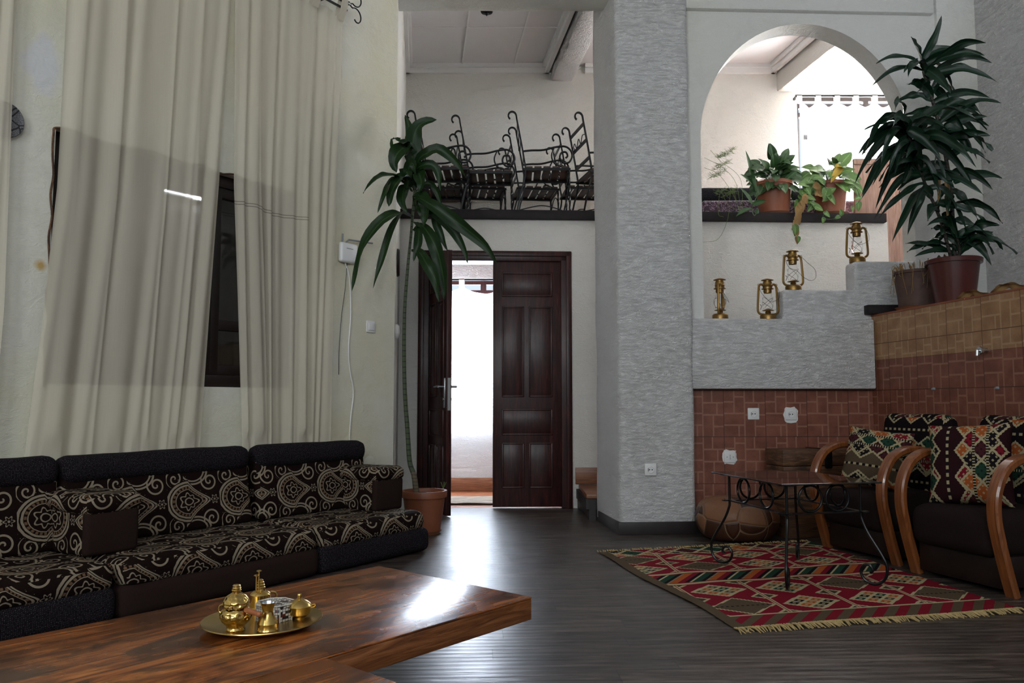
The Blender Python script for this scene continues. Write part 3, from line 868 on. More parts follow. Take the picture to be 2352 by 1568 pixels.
for i, (t0, t1, lab) in enumerate(((.85, 1.822, 'damask back cushion with dark roll at the left frame edge'),
        (1.834, 2.842, 'wide middle damask back cushion with dark speckled head roll'),
        (2.892, 3.735, 'right damask back cushion with dark head roll, below the router cable'))):
    c = (t0 + t1) / 2; h = (t1 - t0) / 2
    r = wthing('back_cushion', lab, 'cushion', c, .12, .245, SF)
    mb = MB(); mb.prism([(-.13, 0), (.05, 0), (.05, .36), (-.055, .36)], 'x', -h, h, .03, 3); puff(mb, i + 9)
    mb.build('panel', G['damask_fabric'], r, smooth=60)
    mb = MB(); mb.box(-h - .004, h + .004, -.095, .05, .285, .415, .055, 5); puff(mb, i + 13)
    mb.build('head_roll', G['speckled_fabric'], r, smooth=60)
for i, (t, dr, lab) in enumerate(((1.90, .02, 'damask arm bolster with plain brown end between left and middle seats'), (3.635, -.02, 'damask arm bolster on the right end of the sofa, nearest the clay pot'))):
    r = wthing('arm_bolster', lab, 'bolster', t, .36, .244, SF, dr)
    puff(MB().box(-.118, .118, -.115, .20, 0, .20, .02, 3), i).build('body', G['damask_fabric'], r, smooth=60)
    puff(MB().box(-.120, .120, -.150, -.105, .0, .195, .02, 3), i).build('end_panel', G['brown_fabric'], r, smooth=60)
    puff(MB().box(-.135, .135, -.162, .20, .175, .262, .038, 4), i + 3).build('top_pad', G['damask_fabric'], r, smooth=60)
# ================================================================== low tables
ZT = .300; TR_ = PZ(1222, 1370, ZT); EV = Vector((-.651, -.759, 0)).normalized(); TROT = math.atan2(EV.y, EV.x)
def low_table(lab, o, L, wd, sgn):
    r = thing('low_table', lab, 'table', (o.x, o.y, 0), TROT, 'low wooden slab tables')
    # local x along the table, local y towards the sofa for sgn = -1
    y0, y1 = (-wd, 0) if sgn < 0 else (0, wd)
    MB().box(0, L, y0, y1, ZT - .006, ZT, .003, 2).build('top', G['table_wood'], r)
    MB().box(0.0005, L - .0005, y0 + .0005, y1 - .0005, ZT - .070, ZT - .0055, .004, 2).build('edge_board', G['table_edge_wood'], r)
    for lx in (.78, L - .25):
        for ly in (y0 + .26, y1 - .26): MB().box(lx - .05, lx + .05, ly - .05, ly + .05, 0, ZT - .069, .005).build('leg', G['table_edge_wood'], r)
    return r
low_table('long low wooden slab table holding the round brass tray', TR_, 2.1, .728, -1)
T2 = PZ(747, 1509, ZT); d2 = (T2 - TR_).dot(EV)
o2 = TR_ + EV * d2 + Vector((-EV.y, EV.x, 0)) * .004
low_table('second low wooden table, only its corner showing at the bottom edge', o2, 1.3, .70, 1)
# ------------------------------------------------------------------ brass tray and coffee set
TC = PZ(603, 1419, ZT + .020); TC.z = ZT
t = MB(); t.lathe([(0, .006), (.108, .006), (.115, .008), (.144, .015), (.153, .019), (.157, .0205), (.158, .018), (.153, .015), (.115, .001), (.1, 0), (0, 0)], 72)
tag(t.build('tray', G['tray_brass'], loc=TC), 'round brass serving tray on the long low table', 'tray')
def on_tray(px, py): return PZ(px, py, ZT + .0062)
S_ = .00126
q = on_tray(541, 1446)
r = thing('coffee_pot', 'bulbous embossed brass coffee pot with wooden side handle on the tray', 'coffee pot', q, .3)
MB().lathe([(0, 0), (.024, 0), (.0255, .003), (.0225, .008), (.024, .012), (.034, .022), (.0405, .034), (.0405, .044), (.034, .054), (.029, .058), (.031, .061)], 48,
    fn=lambda a, z, j: 1 + (.02 * math.cos(a * 8) if 5 <= j <= 8 else 0)).build('body', G['brass_emboss'], r)
MB().lathe([(.0335, .0605), (.0345, .064), (.033, .069), (.0345, .072), (.033, .077), (.026, .087), (.016, .094), (.0115, .096), (.0115, .101), (.0125, .103), (.0105, .105), (.0118, .108), (.0098, .111), (.0105, .114), (.008, .117), (0, .118)], 48).build('lid', G['brass_emboss'], r)
h = MB(); a = -.55
def pol(rr, z, a=a - .3): return (rr * math.cos(a), rr * math.sin(a), z)
h.tube([pol(x, z) for x, z in ((.036, .056), (.044, .0555), (.055, .055), (.07, .054), (.078, .053), (.083, .0525), (.09, .052), (.095, .0518))], [.0055, .0068, .0075, .0068, .0058, .0072, .0075, .004], 14)
h.build('handle', G['handle_wood'], r)
MB().tube(bez([(-.030, .012, .066), (-.042, .016, .060), (-.043, .016, .048), (-.036, .014, .042)], 6), .0022, 8).build('lug', G['brass'], r)
q = on_tray(597, 1402)
r = thing('incense_burner', 'tall brass burner with ringed spire and thin plunger, behind the box', 'burner', q, .4)
MB().lathe([(0, 0), (.03, 0), (.031, .004), (.028, .009), (.0265, .012), (.0285, .016), (.0285, .044), (.0295, .047), (.027, .051), (.019, .056), (.0135, .058)], 40).build('body', G['brass'], r)
MB().lathe([(.0135, .058), (.0125, .062), (.0135, .066), (.0105, .069), (.0118, .073), (.009, .076), (.010, .080), (.0075, .083), (.008, .086), (.005, .089), (0, .090)], 32).build('spire', G['brass'], r)
MB().tube(bez([(.028, .004, .050), (.042, .006, .046), (.045, .006, .032), (.036, .005, .020), (.028, .004, .018)], 6), .0032, 8).build('handle', G['brass'], r)
for dx, zz in ((-.013, .100), (-.006, .112)):
    p = MB(); p.tube([(dx, -.012, .050), (dx, -.012, zz)], .0022, 8); p.lathe([(0, zz), (.007, zz + .001), (.0075, zz + .003), (.004, zz + .005), (0, zz + .005)], 16, (dx, -.012, 0))
    p.build('plunger', G['brass'], r)
q = on_tray(631, 1420)
r = thing('inlaid_box', 'small octagonal black and white inlaid box in the middle of the tray', 'box', q, .15)
oc = [(.051 * math.cos(PI / 8 + k * PI / 4), .051 * math.sin(PI / 8 + k * PI / 4)) for k in range(8)]
b = MB(); b.uv = None; b.prism(oc, 'z', 0, .036, .0008, 1); b.build('body', G['inlaid_box'], r)
b = MB(); b.prism([(x * 1.03, y * 1.03) for x, y in oc], 'z', .036, .044, .001, 1); b.build('lid', G['inlaid_box'], r)
b = MB()
for k in range(8):
    x, y = oc[k]; b.tube([(x * 1.01, y * 1.01, 0), (x * 1.01, y * 1.01, .036)], .0018, 6)
    x2, y2 = oc[(k+1) % 8]; b.tube([(x * 1.035, y * 1.035, .044), (x2 * 1.035, y2 * 1.035, .044)], .0016, 6)
b.build('trim', G['bone_inlay'], r)
q = on_tray(614, 1447)
r = thing('cezve', 'small waisted brass coffee cup with tin lining in front of the box', 'cup', q)
bd = MB().lathe([(0, 0), (.0265, 0), (.0275, .002), (.0255, .006), (.0255, .017), (.0265, .019), (.0235, .025), (.0165, .038), (.0135, .047), (.0135, .053), (.017, .062), (.0185, .070), (.0192, .072), (.018, .072)], 40).build('body', G['brass'], r)
MB().lathe([(.0185, .0718), (.017, .066), (.0145, .058), (0, .050)], 40).build('lining', G['tin_lining'], bd)
q = on_tray(687, 1419)
r = thing('sugar_bowl', 'small lidded brass bowl on the right side of the tray', 'bowl', q)
MB().lathe([(0, 0), (.015, 0), (.0155, .003), (.021, .006), (.0285, .012), (.0305, .020), (.0305, .030), (.0315, .032)], 40).build('body', G['brass'], r)
MB().lathe([(.0335, .032), (.034, .034), (.030, .040), (.021, .047), (.010, .052), (.006, .054), (.0055, .060), (.0068, .063), (.006, .066), (0, .067)], 40).build('lid', G['brass'], r)
MB().tube(bez([(.030, .006, .034), (.041, .008, .036), (.040, .008, .030), (.031, .006, .028)], 5), .0018, 6).build('lug', G['brass'], r)

# ================================================================== curtains on the left wall
def edge(pts, z):
    for (t0, z0), (t1, z1) in zip(pts, pts[1:]):
        if z0 >= z >= z1: return t0 + (t1 - t0) * (z0 - z) / (z0 - z1)
    return pts[-1][0] if z < pts[-1][1] else pts[0][0]
def curtain(name, lab, Lp, Rp, ztop, zbot, folds, seed, amp=.030, hem=False, sag=0):
    rn = random.Random(seed); ks = [(rn.uniform(.7, 1.3), rn.uniform(0, 6.28)) for _ in range(4)]
    pos = sorted(rn.uniform(0.02, .98) for _ in range(folds)); wid = [rn.uniform(.015, .075) for _ in pos]; am = [rn.uniform(.3, 1.0) * rn.choice((1, 1, 1, -.5)) for _ in pos]
    lean = [rn.uniform(-.06, .06) for _ in pos]
    def fn(u, v):
        z = ztop + (zbot - ztop) * v
        zz = z
        tl, tr = edge(Lp, z), edge(Rp, z)
        p = 0
        for c, w_, a, l in zip(pos, wid, am, lean):
            x = (u - (c + l * (v - .3))) / w_
            p += a * math.exp(-abs(x) ** 1.5)
        for i, (k, ph) in enumerate(ks): p += .30 * math.sin(2 * PI * (u * (2 + 3 * i) * k + .25 * v * (i - 1)) + ph)
        A = amp * .72 * (.7 + .5 * v)
        t = tl + (tr - tl) * u + .010 * math.sin(u * 23 + v * 3)
        if sag: zz = z - sag * (1 - v) ** 6 * (0.5 - .5 * math.cos(u * 2 * PI * 6))
        hi = .075 if zz > .72 else .010
        q = W(t, .052 + max(-.045, min(A * p, hi)), zz)
        return q - W(0, 0, 0)
    mb = MB(); mb.grid(fn, 220, 60, lambda u, v: (u * 1.2, v * 3))
    o = mb.build(name, G['curtain_stitched' if 'router' in lab else 'curtain_cotton'], smooth=0, loc=W(0, 0, 0)); o.data.shade_smooth()
    return tag(o, lab, 'curtain', 'cream cotton curtains')
ZB = .56
curtain('curtain', 'cream cotton curtain cut off by the left frame edge, covering the round plate', [(1.0, 3.5), (1.0, 0)], [(1.615, 3.5), (1.612, 2.73), (1.612, 2.03), (1.608, 1.33), (1.57, .5)], 3.48, ZB, 4, 3)
curtain('curtain', 'wide cream curtain over the left part of the window', [(1.84, 3.5), (1.821, 2.83), (1.812, 1.93), (1.772, 1.27), (1.728, .69), (1.715, .5)], [(2.752, 3.5), (2.752, 3.23), (2.708, 2.14), (2.619, .65), (2.61, .5)], 3.48, ZB, 9, 11)
curtain('curtain', 'cream curtain right of the dark window gap, hanging near the router', [(2.752, 3.5), (2.755, 3.23), (2.773, 2.155), (2.885, .616), (2.89, .5)], [(3.62, 3.5), (3.612, 3.45), (3.578, 2.34), (3.551, .69), (3.54, .5)], 3.50, .26, 8, 23, .028)
r = wthing('curtain_rod', 'black iron curtain rod with scrolled end above the window', 'curtain rod', 2.4, .10, 3.575)
MB().box(-1.4, 1.22, -.008, .008, -.010, .014, .003).build('rail', G['black_iron'], r)
MB().box(-1.4, 1.20, -.006, .006, -.060, -.046, .002).build('lower_rail', G['black_iron'], r)
s = MB()
for sg in (1, -1):
    c = []
    for i in range(46):
        a = i / 45 * 4.6; rr = .058 * (1 - .62 * i / 45)
        c.append((1.285 + .0 - math.cos(a + .9) * rr, 0, sg * (.068 - math.sin(a + .9) * rr * 1.15)))
    s.tube([(1.215, 0, 0)] + c, .0045, 8)
s.tube([(1.20, 0, 0), (1.235, 0, 0)], [.014, .005], 8)
s.build('finial', G['black_iron'], r)
for x in (-.9, 1.0): MB().box(x, x + .014, 0, .098, -.055, -.005, .002).build('bracket', G['black_iron'], r)
# tab loops of the right hand curtain over the rod
for k, t in enumerate((2.80, 2.98, 3.16, 3.34, 3.56)):
    a = MB(); a.strap(bez([W(t, .055, 3.47), W(t, .075, 3.54), W(t, .098, 3.60), W(t, .122, 3.575), W(t, .110, 3.51), W(t + .004, .075, 3.45)], 5), WD, .055, .003)
    o = a.build('tab', G['curtain_cotton']); cur = [x for x in COL.objects if x.name.startswith('curtain.') and 'router' in x.get('label', '')][0]
    o.parent = cur; o.matrix_parent_inverse = Matrix.Translation(-W(0, 0, 0))
# ================================================================== small things on the left wall
r = wthing('wall_plate', 'round black and silver patterned plate half behind the left curtain', 'plate', 1.590, .012, 2.19)
mb = MB(); mb.lathe([(0, .012), (.05, .010), (.07, .014), (.080, .018), (.083, .014), (.078, .004), (0, 0)], 40)
for v in mb.bm.verts: v.co = Vector((v.co.x, -v.co.z, v.co.y))
mb.build('disc', G['woven_disc'], r)
r = wthing('router', 'white wireless router with grey antennas high on the left wall', 'router', 3.712, .004, 1.835)
MB().box(-.075, .075, -.042, 0, 0, .135, .018, 4).build('case', G['white_plastic'], r)
MB().tube([(-.03, -.02, .128), (.0, -.028, .158), (.22, -.03, .170)], [.005, .006, .006], 8).build('antenna', G['grey_plastic'], r)
MB().tube([(-.05, -.02, .128), (-.055, -.028, .19)], .006, 8).build('antenna', G['grey_plastic'], r)
MB().box(-.03, .028, -.0435, -.041, .093, .097).build('logo_strip', G['grey_plastic'], r, smooth=0)
cab = MB(); cab.tube(bez([W(3.70, .012, 1.84)] + [W(WP(x, y, .01)[0], .008, WP(x, y, .01)[1]) for x, y in ((803, 640), (806, 720), (801, 800), (804, 850), (812, 900), (806, 960), (803, 1012), (806, 1040))], 8), .0042, 6)
tag(cab.build('cable', G['white_plastic']), 'grey-white cable running down the left wall from the router', 'cable')
cab = MB(); cab.tube(bez([W(WP(x, y, .01)[0], .010, WP(x, y, .01)[1]) for x, y in ((797, 602), (793, 660), (784, 730), (779, 800), (778, 860))], 6), .0022, 6)
tag(cab.build('cable', G['black_iron']), 'thin black cable hanging beside the curtain edge under the router', 'cable')
def plate_on(root_fn, name, lab, cat, kind):
    r = root_fn(name, lab, cat)
    MB().box(-.042, .042, -.010, 0, -.042, .042, .006, 3).build('plate', G['white_plastic'], r)
    if kind == 'switch': MB().box(-.027, .027, -.016, -.009, -.027, .027, .004, 3).build('rocker', G['white_plastic'], r)
    elif kind == 'socket':
        m_ = MB(); m_.lathe([(.024, -.002), (.024, .004), (.021, .0045), (.020, -.006), (0, -.006)], 28)
        for v in m_.bm.verts: v.co = Vector((v.co.x, -.010 - v.co.z, v.co.y))
        m_.build('socket_ring', G['white_plastic'], r)
        for x in (-.0095, .0095):
            MB().tube([(x, -.0035, 0), (x, -.0125, 0)], .0042, 10).build('pin_hole', G['dark_hole'], r)
        MB().tube([(-.016, -.011, -.012), (-.02, -.0125, 0), (-.016, -.011, .012)], .002, 6).build('earth_clip', G['dark_hole'], r)
    else:
        for x, z in ((-.022, 0), (.022, 0), (0, 0), (0, .012), (0, -.012)):
            MB().tube([(x, -.004, z), (x, -.0112, z)], .0028, 10).build('pin_hole', G['dark_hole'], r)
    return r
plate_on(lambda n, l, c: wthing(n, l, c, WP(850, 750)[0], .001, WP(850, 750)[1]), 'light_switch', 'white square light switch on the left wall near the corner', 'switch', 'switch')
q = WP(848, 1065); mb = MB(); mb.lathe([(0, .004), (.05, .003), (.055, 0), (0, -.002)], 36)
for v in mb.bm.verts: v.co = Vector((v.co.x, -v.co.z, v.co.y))
tag(mb.build('cover_disc', G['plaster_left'], loc=W(q[0], .002, q[1]), rotz=WROT), 'round white blank cover on the left wall above the arm bolster', 'cover')
def yplate(px, py, yf, dz=0):
    def f(n, l, c):
        Y = 6
        for _ in range(6): Y = yf(P(px, py, Y).x)
        return thing(n, l, c, P(px, py, Y) + Vector((0, -.0005, 0)), YAW)
    return f
def pil_y(x): return 5.535 + (x - .742) * .0936 - .006
def til_y(x): return ya(x) + .035
plate_on(yplate(1494, 1078, pil_y), 'power_socket', 'white power socket on the white pillar', 'socket', 'socket')
for px, lab in ((1730, 'left power socket in the tiled wall under the white panel'), (1816, 'right power socket in the tiled wall, on smeared plaster')):
    r = plate_on(yplate(px, 950 if px < 1800 else 951, til_y), 'power_socket', lab, 'socket', 'socket')
    s = MB(); rn = random.Random(px); pts = [((.05 + rn.uniform(-.004, .006)) * math.copysign(abs(math.cos(a)) ** .5, math.cos(a)), -.004 + (.054 + rn.uniform(-.006, .006)) * math.copysign(abs(math.sin(a)) ** .5, math.sin(a))) for a in [2 * PI * k / 24 for k in range(24)]]
    if px > 1800: s.prism(pts, 'y', -.003, 0); s.build('plaster_smear', G['white_plastic'], r)
r = plate_on(yplate(1676, 1049, til_y), 'outlet_plate', 'white five-hole outlet plate low on the tiled wall above the pouf', 'outlet', 'five')
s = MB(); rn = random.Random(4); s.prism([((.050 + rn.uniform(-.006, .006)) * math.copysign(abs(math.cos(a)) ** .5, math.cos(a)), (.050 + rn.uniform(-.006, .006)) * math.copysign(abs(math.sin(a)) ** .5, math.sin(a))) for a in [2 * PI * k / 24 for k in range(24)]], 'y', -.003, 0); s.build('plaster_smear', G['white_plastic'], r)
# thermostat edge and hook on the alcove side
sw = Vector((-.330, 2.895, 0)).normalized(); q = Vector((-.846, 5.705, 0)) + sw * .22
r = thing('round_switch', 'white round switch on the alcove side wall, seen edge-on', 'switch', (q.x, q.y, 1.43), math.atan2(sw.y, sw.x))
mb = MB(); mb.lathe([(0, .034), (.04, .030), (.055, .018), (.06, 0), (0, 0)], 28)
for v in mb.bm.verts: v.co = Vector((v.co.x, -v.co.z, v.co.y))
mb.build('cap', G['white_plastic'], r)
r = thing('wall_clock', 'dark round object on the alcove side wall, seen edge-on above the switch', 'clock', (q.x - .02, q.y + .17, 1.98), math.atan2(sw.y, sw.x))
mb = MB(); mb.lathe([(0, .022), (.10, .022), (.108, .01), (.108, 0), (0, 0)], 28)
for v in mb.bm.verts: v.co = Vector((v.co.x, -v.co.z, v.co.y))
mb.build('rim', G['window_wood'], r)
# tube light on the right wall, mirrored in the left window pane
r = thing('tube_lamp', 'white tube lamp mounted high on the right wall', 'lamp', (3.40, 4.23, 3.338), 0); r.rotation_euler = (R(-8.8), 0, 0)
MB().box(-.008, .038, -.29, .29, -.03, .03, .006).build('base', G['white_plastic'], r)
MB().tube([(-.03, -.255, 0), (-.03, .255, 0)], .012, 12).build('tube', G['tube_light'], r)
for y in (-.265, .265): MB().box(-.046, 0, y - .012, y + .012, -.016, .016, .003).build('holder', G['white_plastic'], r)

# ================================================================== curtains in the hall and gallery
def flat_curtain(name, lab, x0, x1, y, z0, z1, folds, seed, tabs, rodz):
    rn = random.Random(seed); ph = [rn.uniform(0, 6.28) for _ in range(3)]; tw = (x1 - x0) / tabs
    r = thing(name, lab, 'curtain', (x0, y, z0))
    def fn(u, v):
        sc = abs(math.sin(PI * u * tabs)) ** 1.0
        z = (z1 - z0) * v - .075 * sc * max(0, (v - .8) / .2) ** 2
        return Vector((u * (x1 - x0), .02 * math.sin(u * folds * 6.28 + ph[0]) + .012 * math.sin(u * folds * 15 + ph[1] + v * 2), z))
    m_ = MB(); m_.grid(fn, 120, 24, lambda u, v: (u, v)); o = m_.build('cloth', G['curtain_voile'], r, smooth=0); o.data.shade_smooth()
    for k in range(tabs + 1):
        x = k * tw
        m_ = MB(); m_.strap([(x, -.012, z1 - z0 - .03), (x, -.016, rodz - z0 - .01), (x, 0, rodz - z0 + .018), (x, .016, rodz - z0 - .01), (x, .012, z1 - z0 - .03)], (1, 0, 0), .055, .004)
        m_.build('tab', G['curtain_voile'], r)
    return r
flat_curtain('curtain', 'bright white tab-top curtain glowing behind the open door', -.98, .40, 8.17, .60, 2.10, 4, 2, 3, 2.17)
r = thing('curtain_rod', 'dark curtain rod in the hall behind the door', 'curtain rod', (0, 8.17, 2.17))
MB().tube([(-1.1, 0, 0), (.6, 0, 0)], .011, 10).build('rod', G['window_wood'], r)
for x in (-1.06, .5): MB().box(x, x + .02, 0, .085, -.012, .012).build('bracket', G['window_wood'], r)
flat_curtain('curtain', 'bright white tab-top curtain over the gallery window', GX - .01, GX + 1.42, 8.40, 2.70, 4.165, 6, 5, 7, 4.215)
r = thing('curtain_rod', 'dark curtain rod of the gallery window', 'curtain rod', (GX, 8.40, 4.215))
MB().tube([(-.05, 0, 0), (1.5, 0, 0)], .014, 10).build('rod', G['black_iron'], r)
for x in (-.04, 1.46): MB().box(x, x + .02, 0, .105, -.012, .012).build('bracket', G['black_iron'], r)
mb = MB(); q = P(1850, 315, 8.37); mb.box(-.022, .022, -.004, .004, -.03, .03, .002)
tag(mb.build('small_sign', G['grey_plastic'], loc=q), 'small teal square on the bright gallery curtain', 'sign')
# door mat in the hall
mb = MB(); mb.box(-.62, .35, 7.12, 7.62, .001, .022, .008); mb.subdiv(.08).noise(.008, 9)
for v in mb.bm.verts: v.co.z = max(v.co.z, .001)
tag(mb.build('door_mat', G['mat_fibre']), 'striped brown and cream mat on the hall floor', 'mat')

# ================================================================== iron chairs on the gallery
def iron_chair(lab, loc, rz):
    r = thing('iron_chair', lab, 'chair', loc, rz, 'iron chairs on the gallery'); r.scale = (.92, 1, 1)
    IR = G['wrought_iron']; SH = .50; HW = .215
    for sg in (-1, 1):
        y = sg * HW
        m_ = MB(); pts = [(-.085, y, .0), (-.03, y, .25), (.02, y, SH - .05), (.0, y, .62), (-.038, y, .82), (-.072, y, .985)]
        top = []
        c = (-.119, .995)
        for i in range(1, 22):
            a = -.15 + i / 21 * 4.3; rr = .047 - .017 * i / 21
            top.append((c[0] + rr * math.cos(a), y, c[1] + rr * 1.05 * math.sin(a)))
        m_.tube(bez(pts, 6)[:-1] + [Vector(q) for q in top], .0108, 4, twist=0)
        m_.build('back_post', IR, r, smooth=30)
        # twisted collars on the lower posts
        m_ = MB(); m_.tube(bez([(.47, y, 0), (.465, y, .25), (.46, y, SH - .01)], 12), .0115, 4, twist=95); m_.build('leg', IR, r, smooth=20)
        m_ = MB(); m_.tube(bez([(-.005, y, .66), (.08, y, .668), (.20, y, .672), (.33, y, .70), (.42, y, .705), (.475, y, .67), (.492, y, .61), (.46, y, .555), (.405, y, .55), (.37, y, .595), (.385, y, .645), (.43, y, .65), (.446, y, .615), (.425, y, .595)], 6), .0098, 6)
        m_.tube(bez([(.315, y, .695), (.285, y, .62), (.31, y, .55), (.38, y, .515), (.455, y, .505)], 6), .0078, 6)
        m_.build('armrest', IR, r)
    m_ = MB()
    for k in range(5):
        x = .02 + k * .091; m_.box(x, x + .072, -HW - .01, HW + .01, SH, SH + .016, .003)
    m_.build('seat', G['chair_slat'], r)
    m_ = MB()
    for y in (-HW, HW): m_.box(-.0, .475, y - .011, y + .011, SH - .022, SH - .001)
    for x in (0.0, .455): m_.box(x, x + .02, -HW, HW, SH - .02, SH - .002)
    m_.build('seat_frame', IR, r, smooth=0)
    for z, x in ((.62, .0), (.785, -.030), (.935, -.062)):
        MB().box(x - .004, x + .004, -HW, HW, z - .018, z + .018).build('back_rail', IR, r, smooth=0)
    m_ = MB(); m_.tube(bez([(-.045, -HW + .02, .84), (-.047, -.13, .85), (-.044, -.07, .79), (-.047, -.01, .855), (-.044, .06, .79), (-.047, .12, .85), (-.045, .18, .80), (-.043, .15, .785), (-.044, .13, .81)], 6), .0046, 5); m_.build('scrollwork', IR, r)
    m_ = MB()
    for y in (-HW, HW): m_.tube(bez([(-.06, y, .10), (.1, y, .135), (.2, y, .145), (.33, y, .12), (.46, y, .07)], 5), .0055, 6)
    m_.tube(bez([(.463, -HW, .36), (.463, -.1, .43), (.463, 0, .45), (.463, .1, .43), (.463, HW, .36)], 5), .006, 6)
    m_.tube(bez([(-.055, -HW, .12), (-.055, 0, .16), (-.055, HW, .12)], 5), .0055, 6)
    m_.build('stretcher', IR, r)
    return r
ZG = 2.576
def cx(px, Y): return P(px, 925, Y).x
c0 = None
rowF = ((964, 7.24, 0, 'front-row iron chair behind the potted dracaena crown'), (1069, 7.36, 0, 'second front-row iron chair from the left on the gallery'), (1203, 7.26, 0, 'third front-row iron chair from the left on the gallery'), (1347, 7.30, .22, 'front-row iron chair nearest the pillar, turned slightly'))
rowB = ((956, 7.90, .05, 'back-row iron chair at the left end, mostly hidden by leaves'), (1056, 7.90, .12, 'second back-row iron chair, its slatted seat beside the bench'), (1181, 7.92, .12, 'third back-row iron chair on the gallery'), (1299, 7.90, .1, 'back-row iron chair cut off by the pillar'))
for px, Y, rz, lab in rowF + rowB:
    loc = Vector((cx(px, Y), Y + .215, ZG))
    if c0 is None: c0 = iron_chair(lab, loc, rz)
    else: dup(c0, loc, rz, lab)
r = thing('wooden_bench', 'dark wooden bench top showing between the gallery chairs', 'bench', (cx(1035, 8.38), 8.40, ZG))
MB().box(-.26, .17, -.02, .08, .49, .60, .006).build('top', G['trunk_wood'], r)
for x in (-.2, .1): MB().box(x, x + .045, 0, .045, 0, .49, .004).build('leg', G['window_wood'], r)
q = P(1118, 38, 6.7); r = thing('pendant_lamp', 'black pendant lamp tip hanging above the gallery', 'lamp', (q.x, q.y, q.z))
MB().lathe([(0, 0), (.004, .008), (.012, .016), (.016, .022), (.012, .028), (.05, .036), (.055, .05), (.02, .07), (.008, .09), (0, .1)], 20).build('finial', G['black_iron'], r)
MB().tube([(0, 0, .09), (0, 0, 4.60 - q.z)], .006, 8).build('stem', G['black_iron'], r)
# ================================================================== kilim rug
CA, CB, CC, CD = Vector((.508, 4.87, 0)), Vector((.892, 3.254, 0)), Vector((2.212, 3.556, 0)), Vector((1.929, 5.245, 0))
def rugp(u, v):
    a = CA.lerp(CB, v); b = CD.lerp(CC, v); q = a.lerp(b, u)
    e = .012 * math.sin(v * 9 + 1) * (1 - u) ** 3; q.x += e
    q.z = .0045 + .0035 * math.sin(u * 9 + v * 5) * math.sin(v * 14) * .5 + .002; return q
r = thing('rug', 'red, green and cream kilim rug under the iron coffee table', 'rug', (1.35, 4.2, 0))
mb = MB(); o_ = Vector((1.35, 4.2, 0))
mb.grid(lambda u, v: rugp(u, v) - o_, 60, 70, lambda u, v: (u * 1.36, v * 1.66))
mb.build('weave', G['kilim_rug'], r, smooth=60)
rn = random.Random(5)
for v, sg, n in ((1.0, 1, 150), (0.0, -1, 90)):
    f = MB()
    for k in range(n):
        u = (k + rn.uniform(-.3, .3)) / n; u = min(max(u, 0), 1); q = rugp(u, v) - o_
        d = (CB - CA).normalized() * sg; L = rn.uniform(.045, .075) * (1 if sg > 0 else .7); sd = Vector((1, .2, 0)) * rn.uniform(-.02, .02)
        f.tube([q + Vector((0, 0, .001)), q + d * L * .5 + sd * .4 + Vector((0, 0, rn.uniform(.002, .006))), q + d * L + sd + Vector((0, 0, -.003))], [.0035, .0042, .002], 5)
    f.build('fringe', G['rug_fringe'], r)
# ================================================================== iron coffee table with dark glass
ax = Vector((.224, -.974, 0)).normalized(); c_ = (CA * 0 + Vector((1.156, 4.545, 0)) + Vector((1.793, 3.966, 0))) / 2
r = thing('coffee_table', 'black scrolled iron coffee table with dark glass top on the kilim rug', 'table', (c_.x, c_.y, .008), math.atan2(ax.y, ax.x))
IR = G['black_iron']; UX, UY = .285, .205
MB().box(-.36, .36, -.275, .275, .497, .505, .002, 2).build('glass_top', G['smoked_glass'], r, smooth=0)
m_ = MB()
for y in (-UY, UY):
    m_.box(-.335, .335, y - .013, y + .013, .490, .4965); m_.box(-.325, .325, y - .013, y + .013, .350, .356)
for x in (-UX, UX):
    m_.box(x - .013, x + .013, -.25, .25, .4895, .496); m_.box(x - .013, x + .013, -.245, .245, .3495, .3555)
m_.build('frame', IR, r, smooth=0)
for y in (-UY, UY):
    for x in (-.13, .10):
        MB().tube([(x + .064 * math.cos(a), y, .423 + .064 * math.sin(a)) for a in [2 * PI * k / 28 for k in range(28)]], .0062, 8, closed=True).build('ring', IR, r)
for x in (-UX, UX):
    for y in (-.075, .075):
        MB().tube([(x, y + .064 * math.cos(a), .423 + .064 * math.sin(a)) for a in [2 * PI * k / 28 for k in range(28)]], .0062, 8, closed=True).build('ring', IR, r)
for sx in (-1, 1):
    for sy in (-1, 1):
        dv = Vector((sx * .80, sy * .60, 0)); b0 = Vector((sx * UX, sy * UY, 0))
        prof = [(0, .49), (0, .35), (.004, .315), (.030, .25), (.085, .155), (.108, .10), (.105, .05), (.080, .016), (.045, .0065), (.008, .022), (-.008, .06), (.008, .092), (.034, .094), (.046, .072), (.034, .058)]
        m_ = MB(); m_.tube(bez([b0 + dv * (s * 1.05) + Vector((0, 0, z)) for s, z in prof], 6), .0072, 8); m_.build('leg', IR, r)
